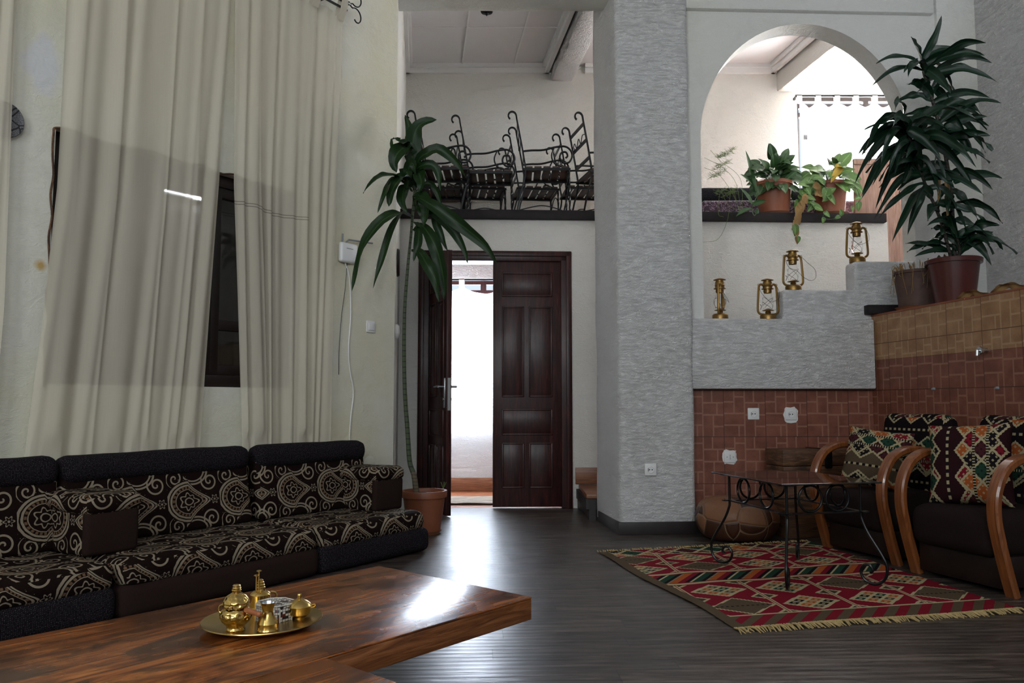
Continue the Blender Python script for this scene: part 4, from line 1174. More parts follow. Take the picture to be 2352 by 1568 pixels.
# ================================================================== armchairs
fv = Vector((-.951, -.307)); AROT = math.atan2(fv.y, fv.x)
def armchair(lab, loc):
    r = thing('armchair', lab, 'armchair', loc, AROT, 'bentwood armchairs along the tiled wall')
    prof = [(0.0, .002), (.035, .12), (.072, .26), (.092, .38), (.078, .49), (.020, .585), (-.075, .632), (-.19, .632), (-.33, .580), (-.47, .505)]
    for y in (-.282, .282):
        m_ = MB(); m_.strap(bez([(x, y, z) for x, z in prof], 8), (0, 1, 0), .064, .038); m_.build('armrest', G['arm_wood'], r, smooth=40)
        m_ = MB(); m_.strap(bez([(-.40, y, .535), (-.44, y, .35), (-.46, y, .18), (-.47, y, .002)], 5), (0, 1, 0), .045, .036); m_.build('leg', G['arm_wood'], r, smooth=40)
    m_ = MB(); m_.box(-.46, .085, -.250, .250, .165, .372, .065, 5); m_.subdiv(.08)
    for v in m_.bm.verts:
        if v.co.z > .3: v.co.z += .014 * (1 - (v.co.y / .25) ** 2)
    m_.build('seat', G['chair_fabric'], r, smooth=60)
    MB().box(-.45, .02, -.246, .246, .025, .175, .01).build('apron_and_shade', G['window_wood'], r)  # wooden front board, carried down as dark filler for the shade under the seat
    m_ = MB(); m_.box(-.065, .065, -.258, .258, 0, .50, .06, 5); m_.subdiv(.07).noise(.008, 6, 3)
    q = Matrix.Translation((-.425, 0, .335)) @ Matrix.Rotation(-.10, 4, 'Y')
    bmesh.ops.transform(m_.bm, matrix=q, verts=m_.bm.verts[:]); m_.build('backrest', G['kilim_back'], r, smooth=60)
    for x, z in ((.085, .28), (.073, .20)):
        MB().tube([(x - .01, .3095, z), (x - .01, .312, z)], .006, 10).build('bolt', G['black_iron'], r)
    return r
armchair('bentwood armchair in the tiled corner, beside the wooden trunk', (2.061, 4.787, 0))
armchair('bentwood armchair nearest the camera, at the right frame edge', (2.2425, 4.05, 0))
def cushion(lab, loc, wd, ht, th, mt, rx, ry, rz):
    m_ = MB(); m_.pillow(wd, ht, th); o = m_.build('scatter_cushion', G[mt], smooth=70, loc=loc); o.rotation_euler = (rx, ry, rz)
    tag(o, lab, 'cushion', 'kilim scatter cushions'); return o
cushion('tan and black kilim cushion on the armchair in the corner', P(2012, 1052, 4.83), .39, .36, .15, 'kilim_tan', -.30, .10, -.85)
cushion('dark plum and tan kilim cushion on the nearest armchair', P(2228, 1066, 4.13), .40, .43, .17, 'kilim_plum', -.26, -.06, -.80)
# ================================================================== pouf and trunk
r = thing('pouf', 'round brown patchwork leather pouf by the white pillar', 'pouf', (1.505, 5.405, 0))
m_ = MB(); pr = [(0, 0), (.17, .002), (.225, .02), (.262, .07), (.276, .125), (.268, .185), (.235, .235), (.17, .262), (.08, .272), (0, .273)]
m_.lathe([(p.x, p.z) for p in bez([(a, 0, b) for a, b in pr], 4)], 64, fn=lambda a, z, j: 1 + .012 * math.sin(5 * a + z * 20)); m_.noise(.008, 7, 2)
for v in m_.bm.verts: v.co.z = max(v.co.z, .001)
m_.build('cover', G['pouf_leather'], r, smooth=70)
MB().lathe([(0, .285), (.03, .284), (.045, .276), (.045, .268)], 20).build('top_patch', G['leather_tan'], r)
r = thing('trunk', 'old dark wooden trunk with iron strap in the tiled corner', 'trunk', (1.82, 5.38, 0), .20)
MB().box(0, .62, .0, .22, .0, .405, .006).build('body', G['trunk_wood'], r)
MB().box(-.006, .626, -.006, .226, .408, .475, .006).build('board', G['trunk_wood'], r)
MB().box(-.010, .630, -.010, .228, .478, .585, .006).build('lid', G['trunk_wood'], r)
MB().box(.30, .345, -.014, .228, .5855, .590, .001).build('strap', G['black_iron'], r)
MB().box(.295, .35, -.024, -.010, .46, .588, .008).build('latch', G['black_iron'], r)
# ================================================================== lanterns
def lantern(lab, loc, rz, wire):
    r = thing('lantern', lab, 'lantern', loc, rz, 'brass hurricane lanterns on the steps'); LB = G['lantern_brass']
    MB().lathe([(0, 0), (.054, 0), (.057, .003), (.057, .030), (.055, .036), (.046, .043), (.02, .047), (.018, .052)], 36).build('tank', LB, r)
    MB().lathe([(.018, .050), (.022, .056), (.016, .062), (.018, .066), (.040, .068), (.041, .071), (.030, .073), (.012, .084), (0, .086)], 28).build('burner', LB, r)
    MB().lathe([(.027, .074), (.033, .086), (.0385, .105), (.0395, .122), (.036, .145), (.030, .170), (.0265, .190), (.025, .200)], 32).build('globe', G['lamp_glass'], r)
    ch = MB().lathe([(.025, .196), (.028, .198), (.029, .222), (.043, .226), (.043, .230), (.034, .233), (.034, .250), (.036, .253), (.034, .256), (.033, .276), (.028, .281), (.028, .288), (.0, .289)], 32).build('chimney', LB, r)
    MB().lathe([(.020, .286), (.043, .290), (.045, .293), (.036, .298), (.018, .304), (.006, .306), (0, .306)], 32).build('cap', LB, ch)
    m_ = MB()
    for k in range(6):
        a = k * PI / 3; m_.box(.0275, .030, -.0035, .0035, .206, .214, mtx=Matrix.Rotation(a, 4, 'Z'))
    m_.build('vent_hole', G['dark_hole'], ch, smooth=0)
    for sg in (-1, 1):
        m_ = MB(); m_.tube(bez([(sg * .030, 0, .040), (sg * .052, 0, .042), (sg * .071, 0, .055), (sg * .076, 0, .085), (sg * .071, 0, .17), (sg * .066, 0, .235), (sg * .060, 0, .254), (sg * .046, 0, .262), (sg * .030, 0, .252)], 6), .0082, 10); st_ = m_.build('side_tube', LB, r)
        m_ = MB(); m_.tube([(sg * .066 + .0075 * math.cos(a), 0, .258 + .0075 * math.sin(a)) for a in [2 * PI * k / 12 for k in range(12)]], .0018, 6, closed=True); m_.build('ear', LB, st_)
    m_ = MB()
    for sg in (-1, 1):
        m_.tube(bez([(sg * .030, -.012, .082), (sg * .020, -.034, .105), (0, -.043, .125), (-sg * .022, -.036, .150), (-sg * .034, -.012, .165)], 5), .0011, 5)
        m_.tube(bez([(sg * .030, .012, .082), (sg * .020, .034, .105), (0, .043, .125), (-sg * .022, .036, .150), (-sg * .034, .012, .165)], 5), .0011, 5)
    m_.tube(bez([(-.058, -.006, .075), (-.052, -.012, .10), (-.062, -.008, .112)], 5), .002, 5)
    m_.build('guard_wire', G['wire'], r)
    m_ = MB(); m_.tube(bez(wire, 8), .0014, 5); m_.build('handle', G['wire'], r)
    return r
bail = [(-.066, 0, .258), (-.060, -.030, .20), (-.030, -.056, .15), (0, -.062, .125), (.035, -.056, .135), (.075, -.03, .16), (.080, -.012, .21), (.066, 0, .258)]
loop = [(-.066, 0, .262), (-.05, -.04, .17), (.0, -.062, .140), (.05, -.05, .10), (.12, -.03, .075), (.165, -.02, .10), (.160, -.02, .16), (.11, -.01, .21), (.066, 0, .258)]
def ls(px, y_, z): 
    Y = 5.75; q = P(px, y_, Y); return Vector((q.x, ya(q.x) + .10, z))
lantern('leftmost brass lantern, seen side-on beside the arch jamb', ls(1656, 730, 1.503), 1.15, bail)
lantern('brass lantern on the lowest step, against the step riser', ls(1768, 733, 1.503), .06, bail)
lantern('brass lantern on the middle step with a long wire loop to the right', ls(1827, 664, 1.717), .12, loop)
lantern('brass lantern on the top step, highest of the lanterns', ls(1978, 597, 1.929), -.10, bail)
# ================================================================== tap and debris on the right wall
q = Vector((2.745, 4.63, 1.20)); r = thing('tap', 'small steel pipe stub on the tiled right wall', 'tap', (2.597 + .14 * (5.75 - 4.616), 4.616, 1.203), RROT)
MB().tube([(0, 0, 0), (0, -.035, 0)], .017, 16).build('pipe', G['steel'], r)
MB().tube([(0, -.034, 0), (0, -.048, 0)], .024, 6).build('nut', G['steel'], r)
MB().tube([(0, -.046, 0), (0, -.06, 0), (.0, -.062, -.03)], .009, 10).build('spout', G['steel'], r)
for px_, py_, lab in ((2145, 893, 'small grey plug stub in the right tiled wall, left of the tap'), (2291, 891, 'small pale plug stub in the right tiled wall, below the tap')):
    k = (px_ - 1176) / F_PX; Y = (2.597 + .14 * 5.75) / (k + .14); q = P(px_, py_, Y)
    o = MB().tube([(0, .004, 0), (0, -.014, 0)], [.010, .007], 12).build('wall_plug', G['grey_plastic'], loc=q, rotz=RROT); tag(o, lab, 'plug')
# ================================================================== leaves
def leafT(mb, base, tip, arch, wd, roll=0.0, n=14, fold=.25, wav=.0):
    base, tip = Vector(base), Vector(tip); L = (tip - base).length
    mid = base.lerp(tip, .45) + Vector((0, 0, arch * 2 * L))
    if mb.uv is None: mb.uv = 'own'
    ul = mb.bm.loops.layers.uv.verify(); rows = []
    for i in range(n + 1):
        t = i / n; p = base * (1-t)**2 + mid * 2*t*(1-t) + tip * t*t
        if wav: p = p + Vector((math.sin(t * 7 + L * 31), math.cos(t * 5 + L * 17), math.sin(t * 6 + L * 23))) * (.022 * L * min(1, t * 3) * (1 - t * .7) * (wav / .2))
        tg = ((mid - base) * (1-t) + (tip - mid) * t).normalized()
        sd = tg.cross(Vector((0, -1, .25))); 
        if sd.length < 1e-3: sd = Vector((1, 0, 0))
        sd = (Matrix.Rotation(roll + .5 * wav * math.sin(t * 6), 3, tg) @ sd.normalized())
        nn = sd.cross(tg)
        w_ = wd * (math.sin(PI * min(1, (.06 + .94 * t)) ** .85) ** .75) * (1 - .15 * t) if t < 1 else .0005
        w_ = max(w_, .0008); z_ = wav * wd * .4 * math.sin(t * 17 + L * 40)
        rows.append([mb.bm.verts.new(p + sd * (w_ * .5 * s_) + nn * (abs(s_) * w_ * fold + z_ * s_ )) for s_ in (-1, -.5, 0, .5, 1)])
    for i in range(n):
        for k in range(4):
            f = mb.bm.faces.new((rows[i][k], rows[i][k+1], rows[i+1][k+1], rows[i+1][k]))
            for lp, (a, b) in zip(f.loops, ((k, i), (k+1, i), (k+1, i+1), (k, i+1))): lp[ul].uv = (a / 4, b / n)
def heart(mb, c, up, nrm, s):
    """heart shaped leaf blade: stalk end at c, pointing along up, facing nrm"""
    up = Vector(up).normalized(); nrm = Vector(nrm); nrm = (nrm - up * nrm.dot(up)).normalized(); sd = up.cross(nrm)
    mb.uv = 'own'; ul = mb.bm.loops.layers.uv.verify(); rows = []
    for i in range(9):
        t = i / 8; w_ = s * .80 * (math.sin(PI * t ** .62) ** .8 if 0 < t < 1 else .0) + .0006
        y = s * (t - .12 * (1 - t)); bend = -s * .28 * t * t
        rows.append([mb.bm.verts.new(Vector(c) + up * (y - (.16 * s * abs(k_) * (1 - t) ** 2)) + sd * (w_ * .5 * k_) + nrm * (bend + abs(k_) * w_ * .14)) for k_ in (-1, -.5, 0, .5, 1)])
    for i in range(8):
        for k in range(4):
            f = mb.bm.faces.new((rows[i][k], rows[i][k+1], rows[i+1][k+1], rows[i+1][k]))
            for lp, (a, b) in zip(f.loops, ((k, i), (k+1, i), (k+1, i+1), (k, i+1))): lp[ul].uv = (a / 4, b / 8)
def pot(parent, h, r0, r1, mt, rim=.02, z0=0.0, lip=.008):
    pt = MB().lathe([(0, z0), (r0, z0), (r0 + (r1 - r0) * .9, z0 + h - rim), (r1 + lip, z0 + h - rim), (r1 + lip * 1.3, z0 + h - .004), (r1 + lip, z0 + h), (r1 - .008, z0 + h), (r1 - .012, z0 + h - .03), (0, z0 + h - .034)], 48).build('pot', G[mt], parent)
    MB().lathe([(0, z0 + h - .026), (r1 * .5, z0 + h - .020), (r1 - .012, z0 + h - .028)], 24).noise(.005, 20).build('soil', G['soil'], pt)
def saucer(parent, r, mt, z=0.0):
    MB().lathe([(0, z), (r * .9, z), (r, z + .020), (r * 1.03, z + .022), (r * .97, z + .020), (r * .88, z + .006), (0, z + .006)], 40).build('saucer', G[mt], parent)
# --- tall dracaena beside the open door
DO = Vector((-.612, 5.615, 0)); DY = 5.60
r = thing('potted_dracaena', 'tall thin-stemmed dracaena in a clay pot by the open door', 'plant', DO)
saucer(r, .125, 'clay_saucer'); pot(r, .285, .112, .150, 'clay_pot', .045, .008)
def L(px, py, dy=0.0): return P(px, py, DY + dy) - DO
m_ = MB(); m_.tube(bez([L(957, 1140), L(951, 1092), L(941, 1060), L(936, 990), L(930, 900), L(928, 800), L(930, 700), L(938, 600), L(944, 540), L(949, 480), L(954, 425)], 8),
   [.020 - .010 * min(1, i / 60) for i in range(81)], 10); m_.build('stem', G['stem_bark'], r)
m_ = MB(); m_.tube(bez([L(957, 1140), L(951, 1092), L(941, 1060), L(936, 990), L(931, 900)], 8), [.0215 - .010 * i / 32 for i in range(33)], 10); m_.build('lower_stem', G['cane_pale'], r)
def leafC(mb, pts, wd, roll=0.0, n=18, fold=.2, wid_at=.55):
    """strap leaf along a curved midrib"""
    sp = bez(pts, 10); mb.uv = 'own'; ul = mb.bm.loops.layers.uv.verify(); rows = []
    L_ = [0]
    for p_, q_ in zip(sp, sp[1:]): L_.append(L_[-1] + (q_ - p_).length)
    def at(t):
        d = t * L_[-1]; i = 0
        while i < len(sp) - 2 and L_[i+1] < d: i += 1
        return sp[i].lerp(sp[i+1], (d - L_[i]) / max(1e-6, L_[i+1] - L_[i]))
    for i in range(n + 1):
        t = i / n; p = at(t); tg = (at(min(1, t + .04)) - at(max(0, t - .04))).normalized()
        sd = tg.cross(Vector((0, -1, .3)))
        if sd.length < 1e-3: sd = Vector((1, 0, 0))
        sd = Matrix.Rotation(roll * (.3 + t) + .25 * math.sin(t * 8 + wd * 90), 3, tg) @ sd.normalized(); nn = sd.cross(tg)
        k = t / wid_at if t < wid_at else (1 - t) / (1 - wid_at)
        w_ = max(.0012, wd * (.16 + .84 * math.sin(PI / 2 * min(1, k)) ** 1.1) if k > .02 or t < .5 else .001)
        if t > .97: w_ *= .25
        z_ = .05 * wd * math.sin(t * 21 + wd * 300)
        rows.append([mb.bm.verts.new(p + sd * (w_ * .5 * s_) + nn * (abs(s_) * w_ * fold + z_ * s_)) for s_ in (-1, -.5, 0, .5, 1)])
    for i in range(n):
        for k in range(4):
            f = mb.bm.faces.new((rows[i][k], rows[i][k+1], rows[i+1][k+1], rows[i+1][k]))
            for lp, (a, b) in zip(f.loops, ((k, i), (k+1, i), (k+1, i+1), (k, i+1))): lp[ul].uv = (a / 4, b / n)
fl = MB()
for pts, wpx, dy, ro in ((((953, 440), (951, 395), (946, 348), (956, 298), (976, 280), (1004, 275)), 34, -.06, .2), (((951, 400), (948, 332), (940, 292), (930, 263)), 22, .04, -.3), (((950, 400), (936, 335), (920, 328), (903, 318), (901, 344)), 24, -.16, .5),
     (((950, 400), (936, 342), (913, 352), (905, 375), (911, 396)), 36, -.18, .2), (((948, 430), (933, 408), (916, 415), (900, 441), (893, 474)), 30, -.22, .3), (((945, 425), (905, 404), (870, 408), (850, 424), (834, 444)), 20, -.38, .4),
     (((944, 430), (905, 410), (884, 445), (867, 490)), 13, -.27, .3), (((954, 430), (960, 371), (980, 352), (1003, 342), (1029, 355), (1056, 381), (1070, 408)), 21, -.16, .5), (((955, 430), (956, 391), (976, 378), (996, 381), (1008, 405), (1012, 438)), 17, -.10, .3),
     (((955, 430), (960, 398), (968, 418), (962, 442)), 26, -.14, .1), (((953, 470), (958, 448), (976, 461), (979, 491), (973, 520)), 26, -.15, .3), (((953, 475), (960, 455), (990, 470), (1035, 500), (1073, 527), (1115, 564), (1143, 607)), 27, -.22, .5),
     (((953, 485), (965, 470), (1005, 496), (1041, 532), (1067, 574), (1075, 607)), 19, -.12, .4), (((950, 530), (968, 517), (994, 553), (1010, 595), (1020, 652), (1019, 688)), 29, -.14, .3), (((945, 575), (963, 579), (979, 605), (1000, 642), (1008, 692)), 23, -.22, .2),
     (((946, 500), (925, 490), (895, 496), (864, 522), (832, 574), (808, 670)), 25, -.44, .4), (((946, 495), (930, 488), (911, 506), (890, 553), (857, 662)), 16, -.28, .3), (((955, 480), (994, 485), (1005, 522), (1028, 576)), 17, -.05, .4),
     (((952, 470), (968, 470), (976, 492), (973, 515)), 26, -.08, .2), (((948, 420), (930, 388), (940, 411), (929, 438)), 26, -.09, .3), (((950, 430), (938, 395), (948, 375), (956, 402)), 22, -.12, .4), (((948, 440), (930, 430), (925, 462), (935, 490)), 24, -.16, .3), (((955, 440), (985, 420), (1003, 440), (1015, 478)), 13, .03, .4), (((950, 510), (962, 520), (960, 560), (950, 600)), 18, -.10, .2)):
    leafC(fl, [L(x, y, dy * min(1, i / 2)) for i, (x, y) in enumerate(pts)], wpx * .00306 * 1.15, ro)
fl.build('foliage', G['dracaena_leaf'], r, smooth=60)
m_ = MB(); q = L(1018, 1122); 
for a in range(5): m_.tube([q, q + Vector((.02 * math.cos(a * 1.3), .02 * math.sin(a * 1.3), .045))], .002, 5)
m_.build('weed', G['fern_leaf'], r)
# --- big dracaena on the tiled ledge
BO = Vector((2.868, 5.12, 1.532)); BY = 5.12
r = thing('potted_dracaena', 'large bushy dracaena in a dark red pot on the tiled ledge', 'plant', BO)
pot(r, .295, .115, .155, 'red_pot', .03, 0, .012)
def B(px, py, dy=0.0): return P(px, py, BY + dy) - BO
def pl(pts, t):
    n = len(pts) - 1; i = min(int(t * n), n - 1); return pts[i].lerp(pts[i+1], t * n - i)
rn = random.Random(21); fl = MB()
S1 = [B(*q) for q in ((2194, 606), (2189, 520), (2183, 430), (2172, 360), (2160, 300), (2142, 232), (2124, 175), (2117, 138))]
S2 = [B(x, y, -.06 * i) for i, (x, y) in enumerate(((2188, 606), (2160, 505), (2128, 430), (2108, 375), (2090, 320), (2076, 285)))]
S3 = [B(x, y, -.03 * i) for i, (x, y) in enumerate(((2200, 606), (2204, 570), (2198, 545)))]
for S, rad, nm in ((S1, .014, 'stem'), (S2, .011, 'stem'), (S3, .012, 'stem')):
    m_ = MB(); b_ = bez(S, 8); m_.tube(b_, [rad - rad * .35 * i / len(b_) for i in range(len(b_))], 10); m_.build(nm, G['cane_bark'], r)
def spray(S, t0, t1, n, Lm, sides, dr, wd=.062):
    for k in range(n):
        t = t0 + (t1 - t0) * k / (n - 1); b = pl(S, t); sx = sides[k % len(sides)]
        ln = Lm * rn.uniform(.65, 1.25); up = rn.uniform(-.55, .65) - dr
        d = Vector((sx * rn.uniform(.35, 1.0), rn.uniform(-.9, .35), up)).normalized()
        leafT(fl, b, b + d * ln, rn.uniform(.12, .36), wd * rn.uniform(.75, 1.3), rn.uniform(-.7, 1.3) * sx, wav=rn.uniform(.1, .5))
spray(S1, .50, .98, 22, .36, (1, -1, 1), .22)
spray(S1, .35, .7, 12, .32, (1, -1), .45)
spray(S2, .5, 1.0, 32, .38, (-1, -1, 1), .55)
spray(S2, .25, .6, 9, .34, (-1, 1), .7)
spray(S1, .10, .30, 8, .27, (1, -1), .9)
spray(S3, .3, 1.0, 11, .26, (1, -1), -.15, .062)
for b, t, a, w_ in (((2117, 140), (2163, 35), -.06, .062), ((2115, 140), (2092, 84), .05, .075), ((2120, 150), (2262, 128), .14, .075), ((2126, 178), (2293, 190), .16, .06), ((2118, 150), (2012, 146), .12, .05), ((2122, 165), (2003, 196), .14, .05), ((2140, 235), (2275, 225), .12, .06), ((2158, 300), (2268, 268), .12, .062),
     ((2190, 420), (2302, 410), .14, .065), ((2150, 265), (2272, 290), .1, .06), ((2200, 580), (2280, 532), .10, .07), ((2075, 300), (1982, 300), .16, .05), ((2076, 310), (1965, 420), .2, .06), ((2085, 330), (1978, 450), .2, .06), ((2095, 350), (2010, 480), .18, .06), ((2080, 300), (1995, 375), .2, .055),
     ((2195, 590), (2080, 560), .1, .06), ((2200, 590), (2100, 590), .14, .05), ((2130, 430), (2050, 555), .1, .06), ((2128, 430), (2085, 540), .1, .06)):
    leafT(fl, B(*b), B(*t, rn.uniform(-.2, .08)), a, w_, rn.uniform(.1, .7), wav=.15)
fl.build('foliage', G['dark_leaf'], r, smooth=60)
m_ = MB(); leafT(m_, B(2170, 395), B(2180, 520, -.08), .05, .03, .5, wav=.3); leafT(m_, B(2165, 400), B(2150, 470, -.1), .05, .03, .2, wav=.4); m_.build('dry_leaf', G['dry_leaf'], r)
# --- old small pot with dried stalks
OP = Vector((2.800, 5.44, 1.532)); r = thing('old_plant_pot', 'worn brown pot with dried stalks, left of the red pot', 'pot', OP)
saucer(r, .150, 'clay_saucer'); pot(r, .262, .128, .150, 'old_pot', .02, .008)
rn = random.Random(8); m_ = MB(); dl = MB()
for k in range(34):
    a = rn.uniform(0, 6.28); rr = .14; q = Vector((rr * math.cos(a), rr * math.sin(a), .26))
    pts = [q * .8 + Vector((0, 0, .02)), q + Vector((0, 0, .04 + rn.uniform(0, .02))), q * 1.15 + Vector((0, 0, rn.uniform(-.10, .02))), q * 1.12 + Vector((rn.uniform(-.03, .03), 0, rn.uniform(-.2, -.05)))]
    m_.tube(bez(pts, 4), .0018, 4)
    if k % 3 == 0: leafT(dl, q, q * 1.2 + Vector((rn.uniform(-.03, .03), -.02, rn.uniform(-.08, .05))), .1, .025, rn.uniform(0, 2), wav=.4)
m_.build('dry_stalk', G['dry_leaf'], r); dl.build('dry_leaf', G['dry_leaf'], r)
m_ = MB(); 
for dx, dz, s in ((-.02, .27, .05), (.02, .23, .06), (.10, .30, .06), (.06, .31, .05)): heart(m_, (dx, -.155, dz), (.2, -.1, -1 if dz < .26 else 1), (0, -1, .3), s)
m_.build('green_leaf', G['spath_leaf'], r)
rn = random.Random(31)
for k, (s, lab) in enumerate(((.98, 'curled brown dry leaf on the tiled ledge, nearest the red pot'), (1.28, 'curled dry leaf at the right end of the tiled ledge'))):
    d = MB(); leafT(d, (-.12, 0, .004), (.13, .02, .006), .10, .05, .9, wav=.5)
    q = RWp(s, .05, 1.535); o = d.build('dry_leaf', G['dry_leaf'], loc=q, rotz=RROT + .1 * k); tag(o, lab, 'leaf')
    zmin = min(v.co.z for v in o.data.vertices); o.location.z = 1.533 - zmin
# ================================================================== gallery ledge plants
def bushy(r, n, rx, rz_, zc, seed, mt, smin, smax, heartf=True, part='foliage'):
    rn = random.Random(seed); f = MB(); st = MB()
    for k in range(n):
        a = rn.uniform(0, 2 * PI); e = rn.uniform(-.35, 1.25)
        d = Vector((math.cos(a) * math.cos(e), math.sin(a) * math.cos(e), math.sin(e)))
        c = Vector((d.x * rx, d.y * rx, zc + d.z * rz_)) * rn.uniform(.75, 1.05); c.z = max(c.z, zc - .08)
        s = rn.uniform(smin, smax); up = (d + Vector((0, 0, -.5 + rn.uniform(-.4, .5)))).normalized()
        st.tube(bez([(d.x * .03, d.y * .03, zc - .05), (c.x * .5, c.y * .5, zc + (c.z - zc) * .8 + .02), c], 4), .0022, 5)
        if heartf: heart(f, c, up, (d.x * .4, -1 + d.y * .3, .5), s)
        else: leafT(f, c - up * s * .3, c + up * s, .05, s * .36, rn.uniform(-.5, .8), fold=.18)
    st.build('stem', G['spath_leaf'], r); f.build(part, G[mt], r, smooth=60)
PY1 = 7.13
q = P(1778, 487, PY1); r = thing('potted_plant', 'dark green leafy plant in a clay pot on the gallery ledge, left one', 'plant', (q.x, PY1, 2.586), 0, 'clay-potted plants on the gallery ledge')
saucer(r, .150, 'clay_saucer'); pot(r, .300, .128, .163, 'clay_pot', .03, .008)
bushy(r, 85, .19, .22, .33, 3, 'spath_leaf', .07, .12, True); 
f = MB(); rn = random.Random(2)
for k in range(26):
    a = rn.uniform(-2.8, .6); b0 = Vector((0, 0, .3)); leafT(f, b0 + Vector((math.cos(a) * .06, math.sin(a) * .06, .08)), Vector((math.cos(a) * rn.uniform(.15, .29), math.sin(a) * .17, .34 + rn.uniform(-.05, .20))), .12, .055, rn.uniform(0, .8), fold=.18)
for b, t in (((1735, 440), (1712, 345)), ((1790, 400), (1812, 345)), ((1800, 420), (1832, 392)), ((1735, 430), (1700, 400))): leafT(f, P(*b, PY1 - .1) - r.location, P(*t, PY1 - .12) - r.location, .06, .06, .4, fold=.18)
f.build('long_leaf', G['spath_leaf'], r, smooth=60)
f = MB(); st = MB()                                # offshoot drooping over the ledge
for b, t in (((1725, 480), (1690, 497)), ((1730, 470), (1760, 462)), ((1728, 470), (1700, 432)), ((1735, 490), (1742, 480))): leafT(f, P(*b, 6.905) - r.location, P(*t, 6.90) - r.location, .08, .05, .4, fold=.18)
st.tube(bez([P(x, y, Y) - r.location for x, y, Y in ((1768, 410, 7.0), (1745, 440, 6.93), (1728, 475, 6.91), (1733, 495, 6.905), (1742, 480, 6.90))], 6), .004, 5)
st.build('runner', G['spath_leaf'], r); f.build('offshoot_leaf', G['spath_leaf'], r, smooth=60)
PY2 = 7.14
q = P(1908, 487, PY2); r = thing('potted_plant', 'bright green vine with yellow leaves in a clay pot, right one on the ledge', 'plant', (q.x, PY2, 2.586), 0, 'clay-potted plants on the gallery ledge')
saucer(r, .140, 'clay_saucer'); pot(r, .300, .118, .150, 'clay_pot', .03, .008)
bushy(r, 60, .19, .20, .34, 9, 'pothos_leaf', .09, .135, True)
def D(px, py, Y=7.0): return P(px, py, Y) - r.location
f = MB(); st = MB(); rn = random.Random(6)
for path, n, s in ((((1870, 405), (1850, 430), (1862, 465), (1880, 480)), 10, .09), (((1935, 410), (1965, 430), (1975, 460), (1950, 480)), 6, .07), (((1890, 415), (1905, 450), (1895, 440)), 5, .09), (((1900, 480), (1890, 500), (1915, 503), (1930, 495), (1935, 490)), 5, .06), (((1860, 410), (1840, 440), (1832, 470)), 5, .08)):
    b_ = bez([D(x, y, 6.93) for x, y in path], 8); st.tube(b_, .003, 5)
    for k in range(n):
        c = b_[int((k + .5) / n * (len(b_) - 1))]; heart(f, c, (rn.uniform(-.7, .7), -.1, rn.uniform(-1, .3)), (rn.uniform(-.3, .3), -1, .35), s * rn.uniform(.7, 1.1))
st.build('vine', G['spath_leaf'], r); f.build('vine_foliage', G['pothos_leaf'], r, smooth=60)
f = MB(); leafT(f, D(1935, 385, 6.93), D(1908, 420, 6.92), .08, .07, .3); leafT(f, D(1918, 392, 6.94), D(1925, 375, 6.94), .08, .05, .3); f.build('yellow_leaf', G['yellow_leaf'], r, smooth=60)
f = MB(); st = MB(); rn = random.Random(14); b_ = bez([D(x, y, 6.90) for x, y in ((1850, 450), (1838, 470), (1832, 495), (1825, 520), (1832, 555))], 8); st.tube(b_, .0028, 5)
for k in range(13):
    c = b_[int(k / 13 * len(b_))]; heart(f, c, (rn.uniform(-.6, .6), -.2, -1), (rn.uniform(-.6, .6), -1, .3), rn.uniform(.05, .085))
for b, t in (((1870, 420), (1885, 445)), ((1872, 440), (1888, 452))): leafT(f, D(*b, 6.92), D(*t, 6.91), .1, .06, .5, wav=.3)
f.build('dry_leaf', G['dry_leaf'], r, smooth=60); st.build('dry_vine', G['dry_leaf'], r)
f = MB(); heart(f, D(1826, 520, 6.88), (.1, 0, -1), (.2, -1, .2), .085); f.build('vine_leaf', G['pothos_leaf'], r, smooth=60); f = MB(); heart(f, D(1834, 545, 6.885), (.05, 0, -1), (.3, -1, .2), .05); f.build('vine_leaf', G['pothos_leaf'], r, smooth=60)
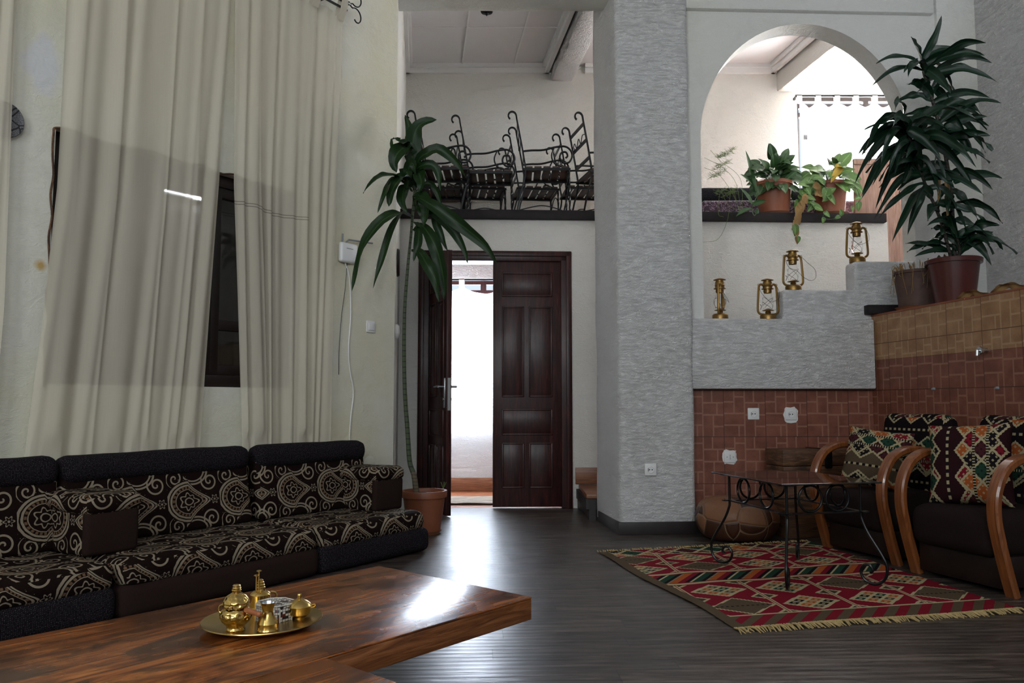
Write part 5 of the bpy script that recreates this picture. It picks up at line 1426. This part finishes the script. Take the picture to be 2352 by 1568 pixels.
# wispy asparagus fern at the left end
q = P(1700, 486, 7.05); r = thing('asparagus_fern', 'wispy feathery fern trailing at the left end of the gallery ledge', 'plant', (q.x, 7.05, 2.586))
def Fp(px, py, Y=7.0): return P(px, py, Y) - r.location
st = MB(); f = MB(); rn = random.Random(3)
for path in (((1702, 484), (1690, 420), (1660, 385), (1618, 362)), ((1705, 484), (1700, 410), (1655, 370), (1632, 345)), ((1700, 484), (1680, 440), (1650, 400), (1618, 385)), ((1700, 484), (1672, 470), (1655, 440), (1650, 490), (1662, 498)), ((1698, 484), (1680, 430), (1672, 500), (1650, 548), (1616, 556))):
    st.tube(bez([Fp(x, y, 7.0 if y < 450 else 6.91) for x, y in path], 8), .0016, 4)
for cx_, cy_, n, sp in ((1668, 352, 34, 20), (1660, 378, 22, 16), (1650, 398, 22, 18), (1685, 440, 10, 10), (1655, 440, 10, 10), (1672, 445, 8, 14)):
    for k in range(n):
        t = k / n; bx, by = cx_ + (t - .5) * 2 * sp, cy_ - (t - .5) * sp + rn.uniform(-4, 4)
        for j in range(5):
            b0 = Fp(bx, by, 7.0); f.tube([b0, b0 + Vector((rn.uniform(-.045, .045), rn.uniform(-.03, .03), rn.uniform(-.02, .03)))], .0011, 3)
st.build('stem', G['fern_leaf'], r); f.build('foliage', G['fern_leaf'], r)
# --- gallery sofa behind the pots, and the plank partition
r = thing('bolster', 'black ribbed bolster roll lying behind the gallery ledge pots', 'bolster', (2.55, 7.72, 2.815))
m_ = MB(); m_.lathe([(0, -.72), (.06, -.72), (.092, -.70), (.098, -.66), (.098, .66), (.092, .70), (.06, .72), (0, .72)], 28)
for v in m_.bm.verts: v.co = Vector((v.co.z, v.co.y, v.co.x + .098))
m_.build('roll', G['bolster_fabric'], r, smooth=40)
r = thing('gallery_seat', 'purple patterned seat cushion under the black bolster on the gallery', 'cushion', (2.55, 7.62, 2.576))
puff(MB().box(-.75, .75, -.22, .30, 0, .235, .03, 3), 3).build('cover', G['purple_velvet'], r, smooth=60)
r = thing('plank_partition', 'pale wooden plank partition on the gallery behind the large dracaena', 'partition', (3.13, 7.15, 2.576))
MB().box(0, .24, 0, .03, 0.0, .555, .003).build('board', G['panel_wood'], r)
MB().box(.243, .53, 0, .03, -.66, .555, .003).build('board', G['panel_wood'], r)
MB().box(.0, .53, -.012, .0, .50, .553, .003).build('rail', G['panel_wood'], r)
